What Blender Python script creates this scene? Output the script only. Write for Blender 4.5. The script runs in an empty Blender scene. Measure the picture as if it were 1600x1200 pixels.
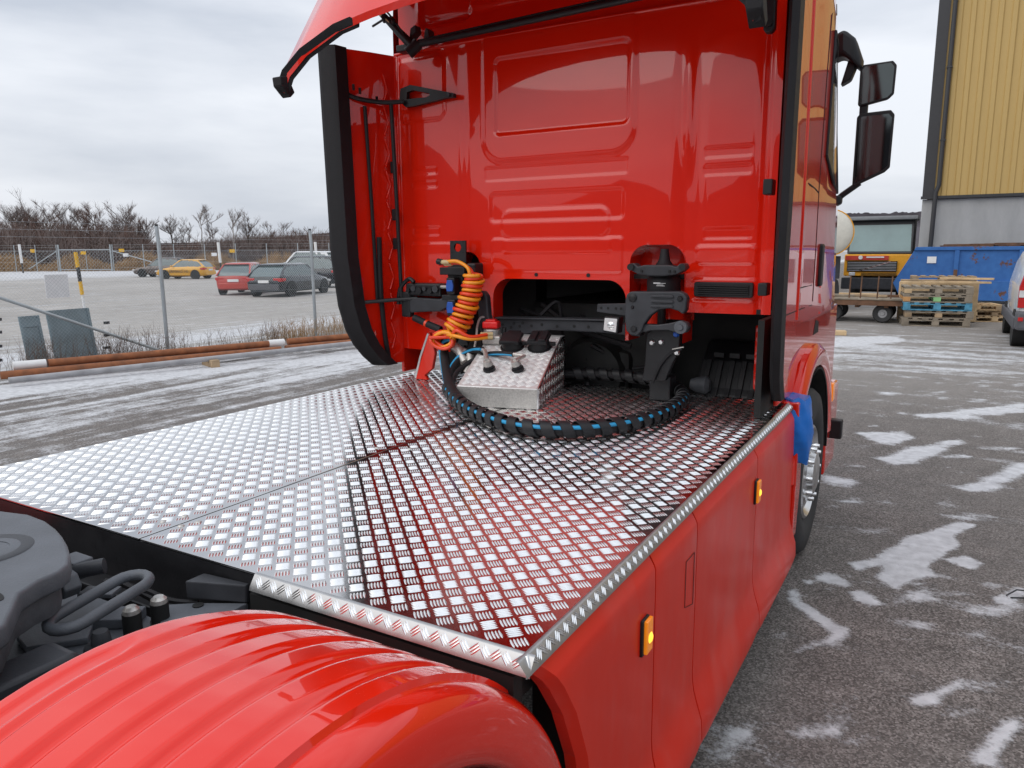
import bpy, bmesh, math, random
import numpy as np
from mathutils import Vector, Matrix
R = math.radians
scene = bpy.context.scene
COL = scene.collection
random.seed(7); np.random.seed(7)

# ------------------------------------------------------------------ camera, sky, sun, exposure
PITCH, YAW, ROLL = .1762, .5257, -.0065
CAMPOS = (1.905, -1.1775, 1.93)
cam = bpy.data.cameras.new("Camera"); camo = bpy.data.objects.new("Camera", cam); COL.objects.link(camo)
cam.sensor_width = 36.0; cam.lens = 1168.67/1600*36.0; cam.clip_start = .05; cam.clip_end = 6000
_f = Vector((-math.sin(YAW)*math.cos(PITCH), math.cos(YAW)*math.cos(PITCH), -math.sin(PITCH)))
_r = Vector((math.cos(YAW), math.sin(YAW), 0)); _u = _r.cross(_f)
_r2 = _r*math.cos(ROLL)+_u*math.sin(ROLL); _u2 = _u*math.cos(ROLL)-_r*math.sin(ROLL)
camo.matrix_world = Matrix(((_r2.x,_u2.x,-_f.x,CAMPOS[0]),(_r2.y,_u2.y,-_f.y,CAMPOS[1]),(_r2.z,_u2.z,-_f.z,CAMPOS[2]),(0,0,0,1)))
scene.camera = camo
scene.render.resolution_x, scene.render.resolution_y = 1024, 768

SUN_EL, SUN_AZ = 42.0, 205.0      # behind the camera, a little to the left (degrees, azimuth clockwise from +Y)
world = bpy.data.worlds.new("World"); scene.world = world; world.use_nodes = True
wn, wl = world.node_tree.nodes, world.node_tree.links
wn.clear()
sky = wn.new("ShaderNodeTexSky"); sky.sky_type = 'NISHITA'; sky.sun_disc = False
sky.sun_elevation = R(SUN_EL); sky.sun_rotation = R(SUN_AZ); sky.air_density = 1.0; sky.dust_density = 4.0
bg1 = wn.new("ShaderNodeBackground"); bg1.inputs[1].default_value = .1
bg2 = wn.new("ShaderNodeBackground"); bg2.inputs[1].default_value = .92
tc = wn.new("ShaderNodeTexCoord"); mp = wn.new("ShaderNodeMapping"); mp.inputs['Scale'].default_value = (1.0, 1.0, 4.2)
nz = wn.new("ShaderNodeTexNoise"); nz.inputs['Scale'].default_value = 1.7; nz.inputs['Detail'].default_value = 6; nz.inputs['Roughness'].default_value = .5
rmp = wn.new("ShaderNodeValToRGB")
rmp.color_ramp.elements[0].position = .38; rmp.color_ramp.elements[0].color = (.54,.585,.665,1)
rmp.color_ramp.elements[1].position = .62; rmp.color_ramp.elements[1].color = (.84,.87,.925,1)
mixs = wn.new("ShaderNodeMixShader"); mixs.inputs[0].default_value = .9
out = wn.new("ShaderNodeOutputWorld")
wl.new(tc.outputs['Generated'], mp.inputs[0]); wl.new(mp.outputs[0], nz.inputs['Vector']); wl.new(nz.outputs[0], rmp.inputs[0])
sx_ = wn.new("ShaderNodeSeparateXYZ"); wl.new(tc.outputs['Generated'], sx_.inputs[0])      # overcast sky: brighter overhead than at the horizon
mr_ = wn.new("ShaderNodeMapRange"); mr_.inputs[1].default_value = 0.0; mr_.inputs[2].default_value = 1.0; mr_.inputs[3].default_value = .97; mr_.inputs[4].default_value = 1.42
wl.new(sx_.outputs[2], mr_.inputs[0]); wl.new(mr_.outputs[0], bg2.inputs[1])
wl.new(rmp.outputs[0], bg2.inputs[0]); wl.new(sky.outputs[0], bg1.inputs[0])
wl.new(bg1.outputs[0], mixs.inputs[1]); wl.new(bg2.outputs[0], mixs.inputs[2]); wl.new(mixs.outputs[0], out.inputs[0])

sl = bpy.data.lights.new("Sun", 'SUN'); sl.energy = 0.9; sl.angle = R(60); sl.color = (1, .965, .92)
so = bpy.data.objects.new("Sun", sl); COL.objects.link(so)
_sd = Vector((math.sin(R(SUN_AZ))*math.cos(R(SUN_EL)), math.cos(R(SUN_AZ))*math.cos(R(SUN_EL)), math.sin(R(SUN_EL))))
so.rotation_euler = _sd.to_track_quat('Z', 'Y').to_euler(); so.location = (0, 0, 30)

vs = scene.view_settings
scene.display_settings.display_device = 'sRGB'
vs.view_transform = 'Standard'; vs.look = 'None'; vs.gamma = 1.0; vs.use_curve_mapping = False; vs.exposure = 0.12

# ------------------------------------------------------------------ materials
MATS = {}
class N:
    """tiny node helper"""
    def __init__(s, name):
        s.m = bpy.data.materials.new(name); s.m.use_nodes = True
        s.t = s.m.node_tree; s.n = s.t.nodes; s.l = s.t.links
        s.b = s.n['Principled BSDF']
    def new(s, typ, **kw):
        nd = s.n.new(typ)
        for k, v in kw.items():
            if k.startswith('_'): setattr(nd, k[1:], v)
            else: nd.inputs[k.replace('__', ' ')].default_value = v
        return nd
    def link(s, a, b): s.l.new(a, b)
    def coord(s, scale=(1,1,1), rot=(0,0,0), kind='Object'):
        t = s.new('ShaderNodeTexCoord'); m = s.new('ShaderNodeMapping')
        m.inputs['Scale'].default_value = scale; m.inputs['Rotation'].default_value = rot
        s.link(t.outputs[kind], m.inputs[0]); return m.outputs[0]
    def pos(s, scale=(1,1,1), rot=(0,0,0)):
        t = s.new('ShaderNodeNewGeometry'); m = s.new('ShaderNodeMapping')
        m.inputs['Scale'].default_value = scale; m.inputs['Rotation'].default_value = rot
        s.link(t.outputs['Position'], m.inputs[0]); return m.outputs[0]
    def noise(s, vec, scale, detail=4, rough=.55):
        n = s.new('ShaderNodeTexNoise', Scale=scale, Detail=detail, Roughness=rough); s.link(vec, n.inputs['Vector']); return n.outputs[0]
    def ramp(s, fac, stops):
        r = s.new('ShaderNodeValToRGB'); e = r.color_ramp.elements
        while len(e) < len(stops): e.new(.5)
        for k, (p, c) in zip(e, stops):
            k.position = p; k.color = (c if hasattr(c, '__len__') else (c, c, c)) + (1,) if hasattr(c, '__len__') else (c, c, c, 1)
        s.link(fac, r.inputs[0]); return r.outputs[0]
    def mix(s, fac, a, b):
        m = s.new('ShaderNodeMix', _data_type='RGBA')
        for sock, v in ((m.inputs[0], fac), (m.inputs[6], a), (m.inputs[7], b)):
            if hasattr(v, 'is_linked'): s.link(v, sock)
            elif hasattr(v, '__len__'): sock.default_value = tuple(v)+(1,)
            else: sock.default_value = v
        return m.outputs[2]
    def math(s, op, a, b=None, clamp=False):
        m = s.new('ShaderNodeMath', _operation=op); m.use_clamp = clamp
        for sock, v in ((m.inputs[0], a), (m.inputs[1], b)):
            if v is None: continue
            if hasattr(v, 'is_linked'): s.link(v, sock)
            else: sock.default_value = v
        return m.outputs[0]
    def bump(s, h, strength=.3, dist=.01):
        b = s.new('ShaderNodeBump', Strength=strength, Distance=dist); s.link(h, b.inputs['Height']); s.link(b.outputs[0], s.b.inputs['Normal'])
    def col(s, c):
        if hasattr(c, 'is_linked'): s.link(c, s.b.inputs['Base Color'])
        else: s.b.inputs['Base Color'].default_value = tuple(c)+(1,)
    def set(s, **kw):
        for k, v in kw.items():
            sock = s.b.inputs[k.replace('_', ' ')]
            if hasattr(v, 'is_linked'): s.link(v, sock)
            else: sock.default_value = v

def simple(name, col, rough=.5, metal=0., var=.12, scale=9., bump=0., bscale=60., coat=0., spec=.5):
    k = N(name)
    v = k.coord()
    n = k.noise(v, scale, 5)
    a = tuple(c*(1-var) for c in col); b = tuple(min(1, c*(1+var)) for c in col)
    k.col(k.ramp(n, [(.3, a), (.7, b)]))
    rr = k.ramp(n, [(.25, max(.02, rough*.85)), (.75, min(1, rough*1.15))])
    k.set(Roughness=rr, Metallic=metal, Coat_Weight=coat, Coat_Roughness=.04, Specular_IOR_Level=spec)
    if bump: k.bump(k.noise(v, bscale, 3), bump, .004)
    MATS[name] = k.m; return k.m

def red_paint():
    k = N('red_paint'); v = k.pos()
    n = k.noise(v, 2.5, 3); d = k.noise(v, 240, 2)
    k.col(k.ramp(n, [(.3, (.74,.014,.003)), (.7, (.80,.019,.004))]))
    dust = k.ramp(d, [(.70, 0.0), (.76, .35)])
    k.set(Roughness=k.math('ADD', dust, .22, True), Coat_Weight=1.0, Coat_Roughness=.02, Coat_IOR=1.55, Specular_IOR_Level=.12)
    k.bump(k.noise(v, 9, 2), .012, .01)
    MATS['red_paint'] = k.m
red_paint()
def red_dusty():
    k = N('red_dusty'); v = k.pos()
    n = k.noise(v, 3, 5); st = k.noise(k.pos((2, 2, .8)), 2.2, 4)
    base = k.ramp(n, [(.3, (.68,.018,.004)), (.7, (.76,.024,.006))])
    k.col(k.mix(k.ramp(st, [(.52, 0.0), (.78, .24)]), base, (.55,.25,.22)))
    k.set(Roughness=k.ramp(st, [(.35, .33), (.7, .55)]), Coat_Weight=.3, Coat_Roughness=.2, Specular_IOR_Level=.25)
    k.bump(k.noise(v, 9, 2), .03, .01)
    MATS['red_dusty'] = k.m
red_dusty()
def tread():
    k = N('tread_aluminium'); v = k.pos()
    n = k.noise(v, 3.5, 6, .6); f = k.noise(v, 90, 3)
    k.col(k.ramp(n, [(.3, (.56,.55,.545)), (.7, (.72,.71,.70))]))
    k.set(Metallic=1.0, Roughness=k.ramp(k.noise(v, 1.7, 8, .7), [(.30, .07), (.52, .14), (.72, .27)]))
    k.bump(f, .03, .002)
    MATS['tread_aluminium'] = k.m
tread()
simple('tread_bar', (.93,.93,.92), .28, 1., .05, 30)
simple('edge_aluminium', (.43,.43,.43), .40, 1., .12, 18)
simple('box_aluminium', (.66,.65,.635), .45, .35, .08, 14)
simple('box_bar', (.74,.73,.715), .38, .45, .05, 30)
simple('aluminium', (.72,.72,.72), .32, 1., .1, 25)
simple('aluminium_dull', (.55,.53,.50), .5, .8, .2, 120)
simple('wheel_aluminium', (.62,.62,.62), .3, 1., .15, 14)
simple('black_plastic', (.013,.013,.015), .48, 0, .2, 20, .15, 180, spec=.38)
simple('black_rubber', (.013,.012,.014), .62, 0, .25, 18, .2, 120, spec=.35)
simple('black_metal', (.015,.015,.017), .42, 0, .25, 12, .1, 90, spec=.35)
simple('chassis_grey', (.040,.042,.048), .46, 0, .25, 10, .15, 120, spec=.35)
simple('fifth_grey', (.098,.106,.12), .52, 0, .22, 9, .22, 150)
simple('casting', (.075,.08,.09), .6, 0, .3, 16, .35, 70)
simple('deep_black', (.006,.006,.006), .7, 0, .2)
simple('tyre', (.030,.030,.031), .72, 0, .25, 14, .25, 60)
simple('chrome', (.75,.75,.75), .18, 1., .08)
simple('mirror_glass', (.09,.10,.10), .05, 1., .04)
simple('glass_dark', (.018,.022,.024), .06, 0, .1, spec=.8)
simple('glass_car', (.12,.16,.165), .06, 0, .2, spec=.8)  # base colour lightened to stand for sky reflected in the panes
simple('label_red', (.55,.02,.02), .35)
simple('white_print', (.75,.75,.75), .5)
simple('hose_orange', (.80,.05,.006), .35, 0, .08, coat=.2)
simple('hose_yellow', (.90,.32,.010), .35, 0, .08, coat=.2)
simple('cap_blue', (.015,.09,.42), .4)
simple('stripe_blue', (.02,.30,.56), .45)
simple('cap_red', (.75,.012,.012), .35)
simple('bag_blue', (.01,.17,.62), .3, 0, .12, 6, .1, 40)
simple('clear_hose', (.55,.42,.22), .4)
simple('galvanised', (.42,.46,.48), .45, .55, .12, 5)
simple('galvanised_panel', (.20,.26,.29), .5, .4, .22, 3)
simple('rust_pipe', (.27,.10,.042), .8, 0, .35, 7, .3, 60)
simple('pipe_grey', (.34,.34,.35), .6, 0, .2, 5)
simple('white_paint', (.78,.78,.77), .4, 0, .05)
simple('yellow_paint', (.75,.42,.02), .45, 0, .1)
simple('sign_white', (.80,.80,.80), .5, 0, .04)
simple('wood', (.36,.26,.16), .8, 0, .3, 6, .3, 40)
simple('wood_grey', (.26,.22,.17), .85, 0, .3, 6, .3, 40)
simple('wood_fresh', (.58,.42,.24), .75, 0, .18, 6, .2, 40)
simple('wood_blue', (.08,.28,.42), .75, 0, .35, 7)
simple('wood_green', (.25,.50,.22), .75, 0, .2, 7)
simple('wood_orange', (.55,.29,.11), .75, 0, .2, 7)
simple('bark', (.105,.080,.066), .9, 0, .3, 4)
simple('birch', (.30,.27,.25), .9, 0, .3, 2)
simple('twig', (.17,.135,.125), .9, 0, .25, .3)
simple('twig_red', (.135,.083,.068), .9, 0, .25, .3)
simple('dry_grass', (.30,.19,.095), .9, 0, .3, .6)
simple('weed', (.13,.085,.06), .9, 0, .3, .8)
simple('hill_wood', (.085,.075,.085), .95, 0, .3, .05)
simple('car_yellow', (.72,.36,.02), .25, 0, .04, 2, coat=.6)
simple('car_red', (.48,.045,.03), .25, 0, .04, 2, coat=.6)
simple('car_dark', (.016,.021,.027), .25, .2, .06, 2, coat=.6)
simple('car_black', (.011,.014,.02), .25, .2, .06, 2, coat=.6)
simple('car_brown', (.10,.075,.065), .28, .2, .06, 2, coat=.6)
simple('car_white', (.74,.75,.76), .25, 0, .03, 2, coat=.6)
simple('bumper_grey', (.09,.09,.10), .6, 0, .15)
simple('lamp_red', (.50,.015,.015), .15, 0, .1, coat=.6)
simple('lamp_clear', (.62,.62,.62), .25, .0, .1, coat=.6)
simple('old_orange', (.78,.36,.02), .45, 0, .1)
simple('old_red', (.50,.05,.03), .45, 0, .1)
simple('rusty_steel', (.16,.085,.05), .8, .2, .4, 5)
simple('tank_white', (.70,.68,.60), .35, 0, .06)
simple('roof_grey', (.22,.23,.24), .6)
simple('trim_dark', (.035,.035,.038), .5)
simple('teal_glass', (.18,.27,.27), .1, 0, .15, 1)
def amber(name, col, em):
    k = N(name); k.col(col); k.set(Roughness=.15, Coat_Weight=.6); k.set(Emission_Color=tuple(col)+(1,), Emission_Strength=em); MATS[name] = k.m
amber('amber_lens', (.85,.24,.01), .35); amber('amber_glow', (1.0,.50,.04), 1.7)
def container_blue():
    k = N('container_blue'); v = k.coord()
    n = k.noise(v, 1.3, 8, .7); g = k.noise(v, 5, 4)
    base = k.ramp(g, [(.3, (.022,.115,.36)), (.7, (.035,.155,.44))])
    k.col(k.mix(k.ramp(n, [(.575, 0.0), (.60, 1.0)]), base, k.ramp(g, [(.3, (.07,.03,.02)), (.7, (.17,.07,.035))])))
    k.set(Roughness=.55); MATS['container_blue'] = k.m
container_blue()
def concrete():
    k = N('concrete'); v = k.coord((1,1,.35)); n = k.noise(v, 2.2, 8, .65); g = k.noise(v, 25, 3)
    c = k.ramp(n, [(.3, (.36,.36,.355)), (.7, (.47,.47,.46))]); k.col(k.mix(k.math('MULTIPLY', g, .3), c, (.3,.29,.28)))
    k.set(Roughness=.9); k.bump(g, .2, .01); MATS['concrete'] = k.m
concrete()
def cladding():
    k = N('yellow_cladding'); n = k.noise(k.coord((1.5,1,.12)), 2.0, 6)
    k.col(k.ramp(n, [(.3, (.50,.335,.115)), (.7, (.56,.385,.14))])); k.set(Roughness=.55); MATS['yellow_cladding'] = k.m
cladding()
def ground_mat():
    k = N('asphalt_snow'); p = k.pos()
    at = k.new('ShaderNodeAttribute', _attribute_name='snow'); dens = at.outputs['Fac']
    lt = k.new('ShaderNodeAttribute', _attribute_name='gravel')
    ag = k.new('ShaderNodeTexVoronoi', Scale=120.0); k.link(p, ag.inputs['Vector'])
    fine = k.noise(p, 38, 6, .75); big = k.noise(p, .55, 6, .6); mid = k.noise(p, 4.5, 6, .65)
    stone = k.ramp(ag.outputs['Color'], [(.12, (.072,.063,.057)), (.5, (.160,.142,.130)), (.9, (.34,.31,.29))])
    tint = k.ramp(mid, [(.3, .62), (.7, 1.12)])
    mul = k.new('ShaderNodeMix', _data_type='RGBA', _blend_type='MULTIPLY'); mul.inputs[0].default_value = 1
    k.link(stone, mul.inputs[6]); k.link(tint, mul.inputs[7])
    base = k.mix(k.ramp(big, [(.35, 0.0), (.7, .35)]), mul.outputs[2], (.20,.185,.17))
    grav = k.ramp(k.math('ADD', k.math('MULTIPLY', k.noise(p, 2.2, 8, .7), .5), k.math('MULTIPLY', k.noise(p, .16, 6, .6), .5)), [(.3, (.26,.24,.22)), (.66, (.46,.435,.405))])
    base = k.mix(lt.outputs['Fac'], base, grav)
    # snow lies in streaks along the wheel tracks
    la = k.new('ShaderNodeAttribute', _attribute_name='lane')
    s1a = k.noise(k.pos((1.9, .16, 1), (0, 0, R(18))), 1.6, 8, .62); s1b = k.noise(k.pos((.30, 1.5, 1), (0, 0, R(-14))), 1.5, 9, .66)
    s1 = k.math('ADD', k.math('MULTIPLY', s1a, la.outputs['Fac']), k.math('MULTIPLY', s1b, k.math('SUBTRACT', 1.0, la.outputs['Fac'])))
    s2 = k.noise(p, 3.4, 12, .74)
    sn = k.math('ADD', k.math('MULTIPLY', s1, .62), k.math('MULTIPLY', s2, .38))
    fr = k.math('ADD', k.math('MULTIPLY', fine, .34), sn)
    thr = k.math('SUBTRACT', k.math('ADD', fr, k.math('MULTIPLY', dens, .74)), .89)
    fac = k.math('MULTIPLY', thr, 9.0, True)
    snow = k.ramp(k.noise(p, 12, 4), [(.3, (.50,.505,.52)), (.7, (.72,.73,.75))])
    k.col(k.mix(k.math('MULTIPLY', fac, .93), base, snow))
    k.set(Roughness=k.ramp(mid, [(.3, .72), (.7, .95)]), Specular_IOR_Level=.35)
    hgt = k.math('ADD', k.math('MULTIPLY', ag.outputs['Distance'], .8), k.math('MULTIPLY', fac, 1.2))
    k.bump(hgt, .55, .006)
    MATS['asphalt_snow'] = k.m
ground_mat()

# ------------------------------------------------------------------ mesh helpers
def rot_z(a): return Matrix.Rotation(a, 3, 'Z')
class MB:
    def __init__(s): s.v = []; s.f = []
    def add(s, vs, fs):
        o = len(s.v); s.v += [tuple(p) for p in vs]; s.f += [tuple(i+o for i in q) for q in fs]; return s
    def box(s, c, d, M=None):
        x, y, z = d[0]/2, d[1]/2, d[2]/2
        vs = [Vector(p) for p in ((-x,-y,-z),(x,-y,-z),(x,y,-z),(-x,y,-z),(-x,-y,z),(x,-y,z),(x,y,z),(-x,y,z))]
        if M is not None: vs = [M @ p for p in vs]
        c = Vector(c)
        return s.add([p+c for p in vs], [(0,3,2,1),(4,5,6,7),(0,1,5,4),(1,2,6,5),(2,3,7,6),(3,0,4,7)])
    def bx(s, x0, x1, y0, y1, z0, z1): return s.box(((x0+x1)/2,(y0+y1)/2,(z0+z1)/2), (x1-x0,y1-y0,z1-z0))
    def prism(s, poly, axis, a, b):
        """poly: 2D points in the other two axes (order x,y,z without axis)"""
        def P(p, t):
            q = list(p); q.insert(axis, t); return tuple(q)
        n = len(poly); vs = [P(p, a) for p in poly]+[P(p, b) for p in poly]
        fs = [tuple(range(n))[::-1], tuple(range(n, 2*n))]+[(i, (i+1) % n, n+(i+1) % n, n+i) for i in range(n)]
        return s.add(vs, fs)
    def tube(s, pts, r, n=8, closed=False, caps=True):
        P = [Vector(p) for p in pts]; m = len(P)
        rr = r if hasattr(r, '__len__') else [r]*m
        T = []
        for i in range(m):
            a = P[(i-1) % m] if (closed or i > 0) else P[i]; b = P[(i+1) % m] if (closed or i < m-1) else P[i]
            T.append((b-a).normalized())
        ref = Vector((0,0,1)) if abs(T[0].z) < .9 else Vector((1,0,0))
        nrm = (ref - T[0]*ref.dot(T[0])).normalized(); o = len(s.v)
        for i in range(m):
            nrm = (nrm - T[i]*nrm.dot(T[i])).normalized(); bn = T[i].cross(nrm)
            for k in range(n):
                a = 2*math.pi*k/n; s.v.append(tuple(P[i]+(nrm*math.cos(a)+bn*math.sin(a))*rr[i]))
        for i in range(m if closed else m-1):
            j = (i+1) % m
            for k in range(n): s.f.append((o+i*n+k, o+i*n+(k+1) % n, o+j*n+(k+1) % n, o+j*n+k))
        if caps and not closed:
            s.f.append(tuple(o+k for k in range(n))[::-1]); s.f.append(tuple(o+(m-1)*n+k for k in range(n)))
        return s
    def cyl(s, a, b, r, n=16, r2=None): return s.tube([a, b], [r, r if r2 is None else r2], n)
    def lathe(s, prof, c, axis, n=32):
        """prof: (radius, along) pairs"""
        o = len(s.v); c = Vector(c)
        for (r, t) in prof:
            for k in range(n):
                a = 2*math.pi*k/n; q = [r*math.cos(a), r*math.sin(a)]; q.insert(axis, t); s.v.append(tuple(c+Vector(q)))
        for i in range(len(prof)-1):
            for k in range(n): s.f.append((o+i*n+k, o+i*n+(k+1) % n, o+(i+1)*n+(k+1) % n, o+(i+1)*n+k))
        return s
    def loft(s, rings, closed=True, caps=True):
        o = len(s.v); n = len(rings[0])
        for r in rings: s.v += [tuple(p) for p in r]
        for i in range(len(rings)-1):
            for k in range(n if closed else n-1):
                s.f.append((o+i*n+k, o+i*n+(k+1) % n, o+(i+1)*n+(k+1) % n, o+(i+1)*n+k))
        if caps and closed:
            s.f.append(tuple(o+k for k in range(n))[::-1]); s.f.append(tuple(o+(len(rings)-1)*n+k for k in range(n)))
        return s
    def build(s, name, mat, parent=None, bevel=0., seg=2, smooth=38, org=None, recalc=True):
        og = Vector(org) if org is not None else (Vector(parent['_o']) if parent is not None and '_o' in parent else Vector((0,0,0)))
        me = bpy.data.meshes.new(name)
        if og.length: vv = [(p[0]-og.x, p[1]-og.y, p[2]-og.z) for p in s.v]
        else: vv = s.v
        me.from_pydata(vv, [], s.f)
        if recalc or bevel:
            bm = bmesh.new(); bm.from_mesh(me)
            if recalc: bmesh.ops.recalc_face_normals(bm, faces=bm.faces)
            if bevel:
                es = [e for e in bm.edges if len(e.link_faces) == 2 and e.calc_face_angle(0) > R(32)]
                rb = bmesh.ops.bevel(bm, geom=es, offset=bevel, segments=seg, affect='EDGES', clamp_overlap=True, profile=.5)
                amax = max(f.calc_area() for f in bm.faces)
                flat = [f for f in bm.faces if f.calc_area() > .12*amax]
                bm.faces.index_update(); flat_idx = [f.index for f in flat]
            bm.to_mesh(me); bm.free()
        me.materials.append(MATS[mat])
        if smooth:
            me.polygons.foreach_set('use_smooth', [True]*len(me.polygons)); me.set_sharp_from_angle(angle=R(smooth))
            if bevel:
                for i in flat_idx: me.polygons[i].use_smooth = False
        ob = bpy.data.objects.new(name, me); COL.objects.link(ob)
        if parent is not None:
            ob.parent = parent
            ob['_o'] = tuple(og)
        else:
            ob.location = og
            if og.length: ob['_o'] = tuple(og)
        return ob
def tag(o, label=None, cat=None, group=None, kind=None):
    if label: o['label'] = label
    if cat: o['category'] = cat
    if group: o['group'] = group
    if kind: o['kind'] = kind
    return o
def thing(name, label, cat, loc=(0,0,0), rz=0, group=None, local=False):
    o = bpy.data.objects.new(name, None); COL.objects.link(o); o.empty_display_size = .2
    o.location = loc; o.rotation_euler = (0,0,rz)
    o['_o'] = (0,0,0) if local else tuple(loc)
    return tag(o, label, cat, group)
def copy_tree(o, parent=None):
    c = o.copy(); COL.objects.link(c); c.parent = parent
    for ch in [q for q in bpy.data.objects if q.parent == o]: copy_tree(ch, c)
    return c
def smooth_path(pts, n=8, closed=False):
    P = [Vector(p) for p in pts]; m = len(P); res = []
    rng = range(m if closed else m-1)
    for i in rng:
        if closed: a, b, c, d = P[(i-1) % m], P[i], P[(i+1) % m], P[(i+2) % m]
        else: a, b, c, d = P[max(i-1,0)], P[i], P[i+1], P[min(i+2,m-1)]
        for k in range(n):
            t = k/n
            res.append(.5*((2*b)+(c-a)*t+(2*a-5*b+4*c-d)*t*t+(3*b-a-3*c+d)*t**3))
    if not closed: res.append(P[-1])
    return res
def spot(px, depth):
    """a place on the ground seen px columns along at that depth: a survey helper, gives plain world x, y"""
    v = Vector((-math.sin(YAW), math.cos(YAW)))*depth + Vector((math.cos(YAW), math.sin(YAW)))*((px-800)/1168.67*depth)
    return CAMPOS[0]+v.x, CAMPOS[1]+v.y
def sstep(a, b, x):
    t = np.clip((x-a)/(b-a), 0, 1); return t*t*(3-2*t)
# ------------------------------------------------------------------ ground
def poly_dist(px, py, poly):
    """signed distance (negative inside) of grid points to a polygon"""
    P = np.array(poly); d = np.full(px.shape, 1e9); ins = np.zeros(px.shape, bool)
    for i in range(len(P)):
        a, b = P[i], P[(i+1) % len(P)]; e = b-a
        wx, wy = px-a[0], py-a[1]; t = np.clip((wx*e[0]+wy*e[1])/(e@e+1e-12), 0, 1)
        d = np.minimum(d, np.hypot(wx-t*e[0], wy-t*e[1]))
        c = ((a[1] > py) != (b[1] > py)) & (px < (b[0]-a[0])*(py-a[1])/(b[1]-a[1]+1e-12)+a[0]); ins ^= c
    return np.where(ins, -d, d)
SNOW_PATCHES = [
 [(1.252,3.067),(1.285,3.132),(1.344,2.982),(1.448,2.891),(1.522,2.811),(1.610,2.783),(1.623,2.734),(1.551,2.585),(1.514,2.582),(1.541,2.669),(1.450,2.770),(1.352,2.879),(1.286,2.972)],
 [(1.357,3.345),(1.414,3.454),(1.462,3.429),(1.557,3.358),(1.532,3.280),(1.460,3.303),(1.399,3.303)],
 [(1.569,3.245),(1.615,3.294),(1.747,3.165),(1.680,3.106),(1.604,3.150)],
 [(1.515,3.673),(1.636,3.854),(1.780,4.239),(1.961,4.609),(2.117,4.839),(2.214,4.821),(2.077,4.469),(2.113,4.361),(2.006,4.032),(1.939,3.855),(1.993,3.727),(1.862,3.603),(1.788,3.415),(1.698,3.511),(1.683,3.712),(1.569,3.594)],
 [(2.006,4.032),(2.147,4.168),(2.248,4.082),(2.176,3.907),(2.093,3.941)],
 [(1.917,2.237),(1.988,2.345),(2.098,2.522),(2.086,2.457),(1.978,2.244),(1.930,2.217)],
 [(2.142,1.978),(2.207,2.150),(2.315,2.319),(2.274,2.188),(2.244,2.036),(2.198,1.915),(2.146,1.916)],
 [(1.261,7.356),(1.610,7.626),(1.679,7.426),(1.524,7.042),(1.464,7.082)],
 [(1.527,6.374),(1.731,6.875),(2.138,7.524),(1.946,6.993),(1.700,6.347),(1.602,6.234)],
 [(1.127,5.526),(1.329,5.532),(1.298,5.364),(1.158,5.388)],
 [(2.191,5.713),(2.411,6.233),(2.627,6.739),(2.611,6.505),(2.453,6.153),(2.282,5.811)],
 [(1.793,8.618),(2.151,9.113),(2.844,9.916),(2.814,9.470),(2.310,8.897)],
 [(2.277,3.573),(2.409,3.763),(2.418,3.675),(2.348,3.502),(2.288,3.491)],
 [(1.599,1.829),(1.654,1.872),(1.670,1.834),(1.619,1.812)],
 [(1.144,1.968),(1.179,2.003),(1.195,1.968),(1.158,1.942)],
 [(1.315,3.271),(1.354,3.308),(1.364,3.264),(1.331,3.226)],
 [(-.4,16.2),(.9,17.6),(1.2,16.6),(.2,15.0),(-.5,14.8)],
]
def axis_pts(segs):
    r = []
    for a, b, st in segs: r += list(np.arange(a, b, st))
    return np.array(r+[segs[-1][1]])
gx = axis_pts([(-2500,-400,300),(-400,-100,30),(-100,-40,4),(-40,-14,1.5),(-14,-1.4,.35),(-1.4,1.1,.3),(1.1,2.45,.02),(2.45,3.3,.05),(3.3,8,.3),(8,40,4),(40,400,60),(400,2500,300)])
gy = axis_pts([(-2500,-400,300),(-400,-40,40),(-40,-4,4),(-4,1.6,.4),(1.6,5.0,.025),(5.0,7.8,.05),(7.8,12,.12),(12,30,.4),(30,90,3),(90,400,31),(400,3000,260)])
GX, GY = np.meshgrid(gx, gy)
snow = np.full(GX.shape, .19); gravel = np.zeros(GX.shape)
fl = -10.6+(GY-4.9)*.34                                   # line of pipes along the fence
left = sstep(-1.2, -3.0, GX)
lane = left*sstep(-.9, .3, GX-fl)
snow = snow*(1-lane)+lane*(.335+.17*np.exp(-((GX-fl-1.0)/.9)**2)+.05*np.sin(GX*2.4))
lot = sstep(-9.8, -12.0, GX)
gravel = np.maximum(gravel, lot); snow = snow*(1-lot)+lot*.25
snow += lot*(.26*np.exp(-((GX+13.2)/1.3)**2)+.20*sstep(-52,-66,GX)*sstep(-100,-80,GX))
ahead = sstep(7, 13, GY)*(1-left)
snow += ahead*(.05+.13*np.exp(-((GY-14.5)/3)**2)); gravel = np.maximum(gravel, ahead*.45)
snow += sstep(2.2, 2.8, GX)*sstep(2.0, 4.5, GY)*(1-sstep(9,12,GY))*.07
for pl in SNOW_PATCHES:
    d = poly_dist(GX, GY, pl); w = .05 if pl[0][1] < 5 else .16
    snow = np.maximum(snow, .19+.36*sstep(w, -.05, d))
rp = np.random.RandomState(11)
for k in range(150):                                       # scattered thin frost and scraps of ice
    cx, cy = rp.uniform(1.25, 3.0), rp.uniform(1.6, 12)**1.0; a = rp.uniform(.5, 1.3); L_ = rp.uniform(.04,.16)*(1+cy*.08); W_ = L_*rp.uniform(.18,.5)
    u = (GX-cx)*math.cos(a)+(GY-cy)*math.sin(a); v = -(GX-cx)*math.sin(a)+(GY-cy)*math.cos(a)
    snow = np.maximum(snow, .19+rp.uniform(.08,.22)*np.exp(-((u/L_)**2+(v/W_)**2)))
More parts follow.
